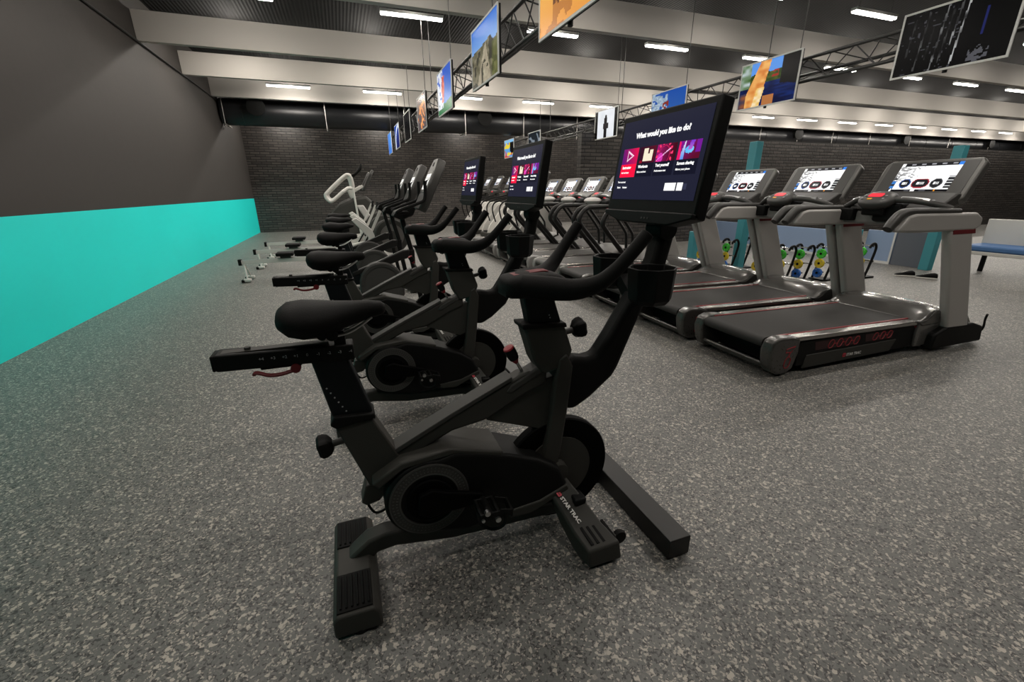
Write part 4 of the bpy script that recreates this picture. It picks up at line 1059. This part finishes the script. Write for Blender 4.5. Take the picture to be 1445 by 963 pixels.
# ------------------------------------------------------------------ right side: turquoise posts, low panels, plate racks, trainers, bench
def post(label, x, y, h, wx=.16, wy=.16):
    tag(MB().box(x-wx/2, x+wx/2, y-wy/2, y+wy/2, 0, h).build('turquoise_post', M['teal_post'], None, (0,0,0), .008), label, 'post', 'turquoise posts')
post('tall turquoise post between the plate racks, right of the third treadmill', 7.10, 6.45, 2.3)
post('short turquoise post at the left end of the plate racks', 7.25, 7.85, .62)
post('tall turquoise post to the right of the grey panel, by the pair of trainers', 10.40, 5.08, 2.2)
post('short turquoise post behind the right end of the plate racks', 10.35, 6.40, .66, .12, .12)
def low_panel(y0, y1, m, h, label, frame):
    t = thing('low_panel', label, 'panel', (10.5, (y0+y1)/2, 0)); O = (10.5, (y0+y1)/2, 0)
    MB().box(10.5, 10.56, y0, y1, 0, h).build('panel_board', m, t, O, .004)
    if frame:
        MB().box(10.488, 10.50, y0, y1, 0, .05).box(10.488, 10.50, y0, y0+.035, .05, h).build('panel_frame', M['frame_white'], t, O)
low_panel(5.76, 6.30, M['panel_blue'], .66, 'low pale blue panel with a white edge, left of the grey felt panel', True)
low_panel(5.17, 5.74, M['panel_grey'], .68, 'low grey felt panel beside the turquoise post', False)
low_panel(6.45, 10.8, M['panel_blue'], .60, 'long low pale blue panel behind the plate racks', True)

def plate_rack(label, x, y, k):
    t = thing('plate_rack', label, 'weight rack', (x, y, 0), 0, 'plate racks'); O = (0,0,0)
    for s in (-1, 1):
        yy = s*.11
        mb = MB().tube(smooth([(-.10, yy, .015), (-.03, yy, .22), (.03, yy, .47), (.02, yy, .56), (-.03, yy, .60), (-.10, yy, .58), (-.13, yy, .53)], 5), .020, 10)
        p = mb.build('upright', M['black'], t, O, ang=60)
    MB().box(-.16, .14, -.13, .13, 0, .03).build('base', M['black'], t, O, .006)
    for x0, z in ((-.09, .565), (-.01, .30)):
        b = MB().cyl((x0, -.15, z), (x0, .15, z), .010, 10); b.build('bar', M['chrome'], t, O)
        for s in (-1, 1): MB().cyl((x0, s*.125, z), (x0, s*.14, z), .018, 10).build('collar', M['black'], t, O)
    for z in (.13, .292, .455): MB().bar((0, 0, z), (-.12, 0, z), .016, .016).build('peg', M['black'], t, O)
PL = {}
def weight_plate(label, c, m, col):
    if col not in PL:
        mb = MB().lathe([(.014,-.014), (.042,-.014), (.046,-.020), (.076,-.020), (.080,-.012), (.080,.012), (.076,.020), (.046,.020), (.042,.014), (.014,.014)], (0,0,0), 'x', 32)
        t = thing('weight_plate', label, 'weight plate', c, 0, 'rubber weight plates'); mb.build('disc', m, t)
        h = MB()
        for k in range(5):
            a = 2*math.pi*k/5; h.cyl((-.0215, .060*math.cos(a), .060*math.sin(a)), (.0215, .060*math.cos(a), .060*math.sin(a)), .008, 10)
        h.build('plate_hole', M['white_mark'], t); MB().lathe([(.010,-.022), (.020,-.022), (.020,.022), (.010,.022)], (0,0,0), 'x', 20).build('hub', M['black'], t)
        PL[col] = t
    else: dup(PL[col], c, 0, label)
RK = [(6.62, 6.80, 'behind the fourth upright, leftmost of the racks'), (6.88, 6.43, 'second from the left'), (7.40, 6.62, 'behind the tall turquoise post'), (6.45, 5.35, 'just right of the tall turquoise post'),
      (6.95, 5.32, 'fourth from the right'), (7.275, 5.24, 'third from the right'), (7.665, 5.15, 'second from the right'), (8.515, 5.05, 'rightmost of the racks')]
for k, (x, y, l) in enumerate(RK):
    plate_rack('black plate rack with chrome bars, %s' % l, x, y, k)
    for z, col in ((.455, 'green'), (.292, 'yellow'), (.13, 'blue')):
        weight_plate('%s rubber weight plate on the rack %s' % (col, l.replace('leftmost of the racks', 'at the left end').replace('rightmost of the racks', 'at the right end')), (x-.145, y, z+.0), M[col], col)

def trainer(label, x, y, rz):
    t = thing('training_shoe', label, 'shoe', (x, y, 0), rz, 'trainers on the floor')
    rings = []
    for u, hw, z1 in ((-.14,.028,.055), (-.13,.036,.095), (-.09,.038,.110), (-.04,.038,.100), (.02,.042,.080), (.08,.048,.060), (.12,.042,.048), (.145,.022,.034)):
        rings.append([(u, hw*math.cos(2*math.pi*k/14), .022+max(0, (z1-.022))*(.5+.5*math.sin(2*math.pi*k/14))) for k in range(14)])
    MB().loft(rings).build('upper', M['soft_black'], t, ang=60)
    MB().prism_on([(-.145,-.034), (-.145,.034), (.06,.05), (.13,.04), (.15,0), (.13,-.04), (.06,-.05)], (0,0,0), (1,0,0), (0,1,0), (0,0,1), 0, .026).build('sole', M['white'], t, (0,0,0), .006)
    mb = MB()
    for k in range(4): mb.tube([(-.02+.022*k, -.02, .100-.010*k), (-.02+.022*k, .02, .100-.010*k)], .004, 6)
    mb.build('laces', M['white'], t)
trainer('black training shoe with white sole lying on the floor, the left one of the pair', 9.28, 4.80, 2.3)
trainer('black training shoe with white sole lying on the floor, the right one of the pair', 9.38, 4.52, 2.0)

t = thing('padded_bench', 'white framed bench with a blue cushion at the right edge, behind the nearest treadmill', 'bench', (10.9, 4.1, 0)); O = (10.9, 4.1, 0)
for x in (10.55, 11.15):
    for y in (3.6, 4.6): MB().box(x-.03, x+.03, y-.03, y+.03, 0, .40).build('leg', M['black'], t, O, .006)
MB().box(10.5, 11.2, 3.5, 4.7, .36, .42).build('seat_board', M['white'], t, O, .01)
MB().box(10.5, 11.2, 3.5, 4.7, .42, .52).build('cushion', M['cushion'], t, O, .03)
MB().box(11.12, 11.2, 3.5, 4.7, .42, .95).build('back_board', M['white'], t, O, .01)
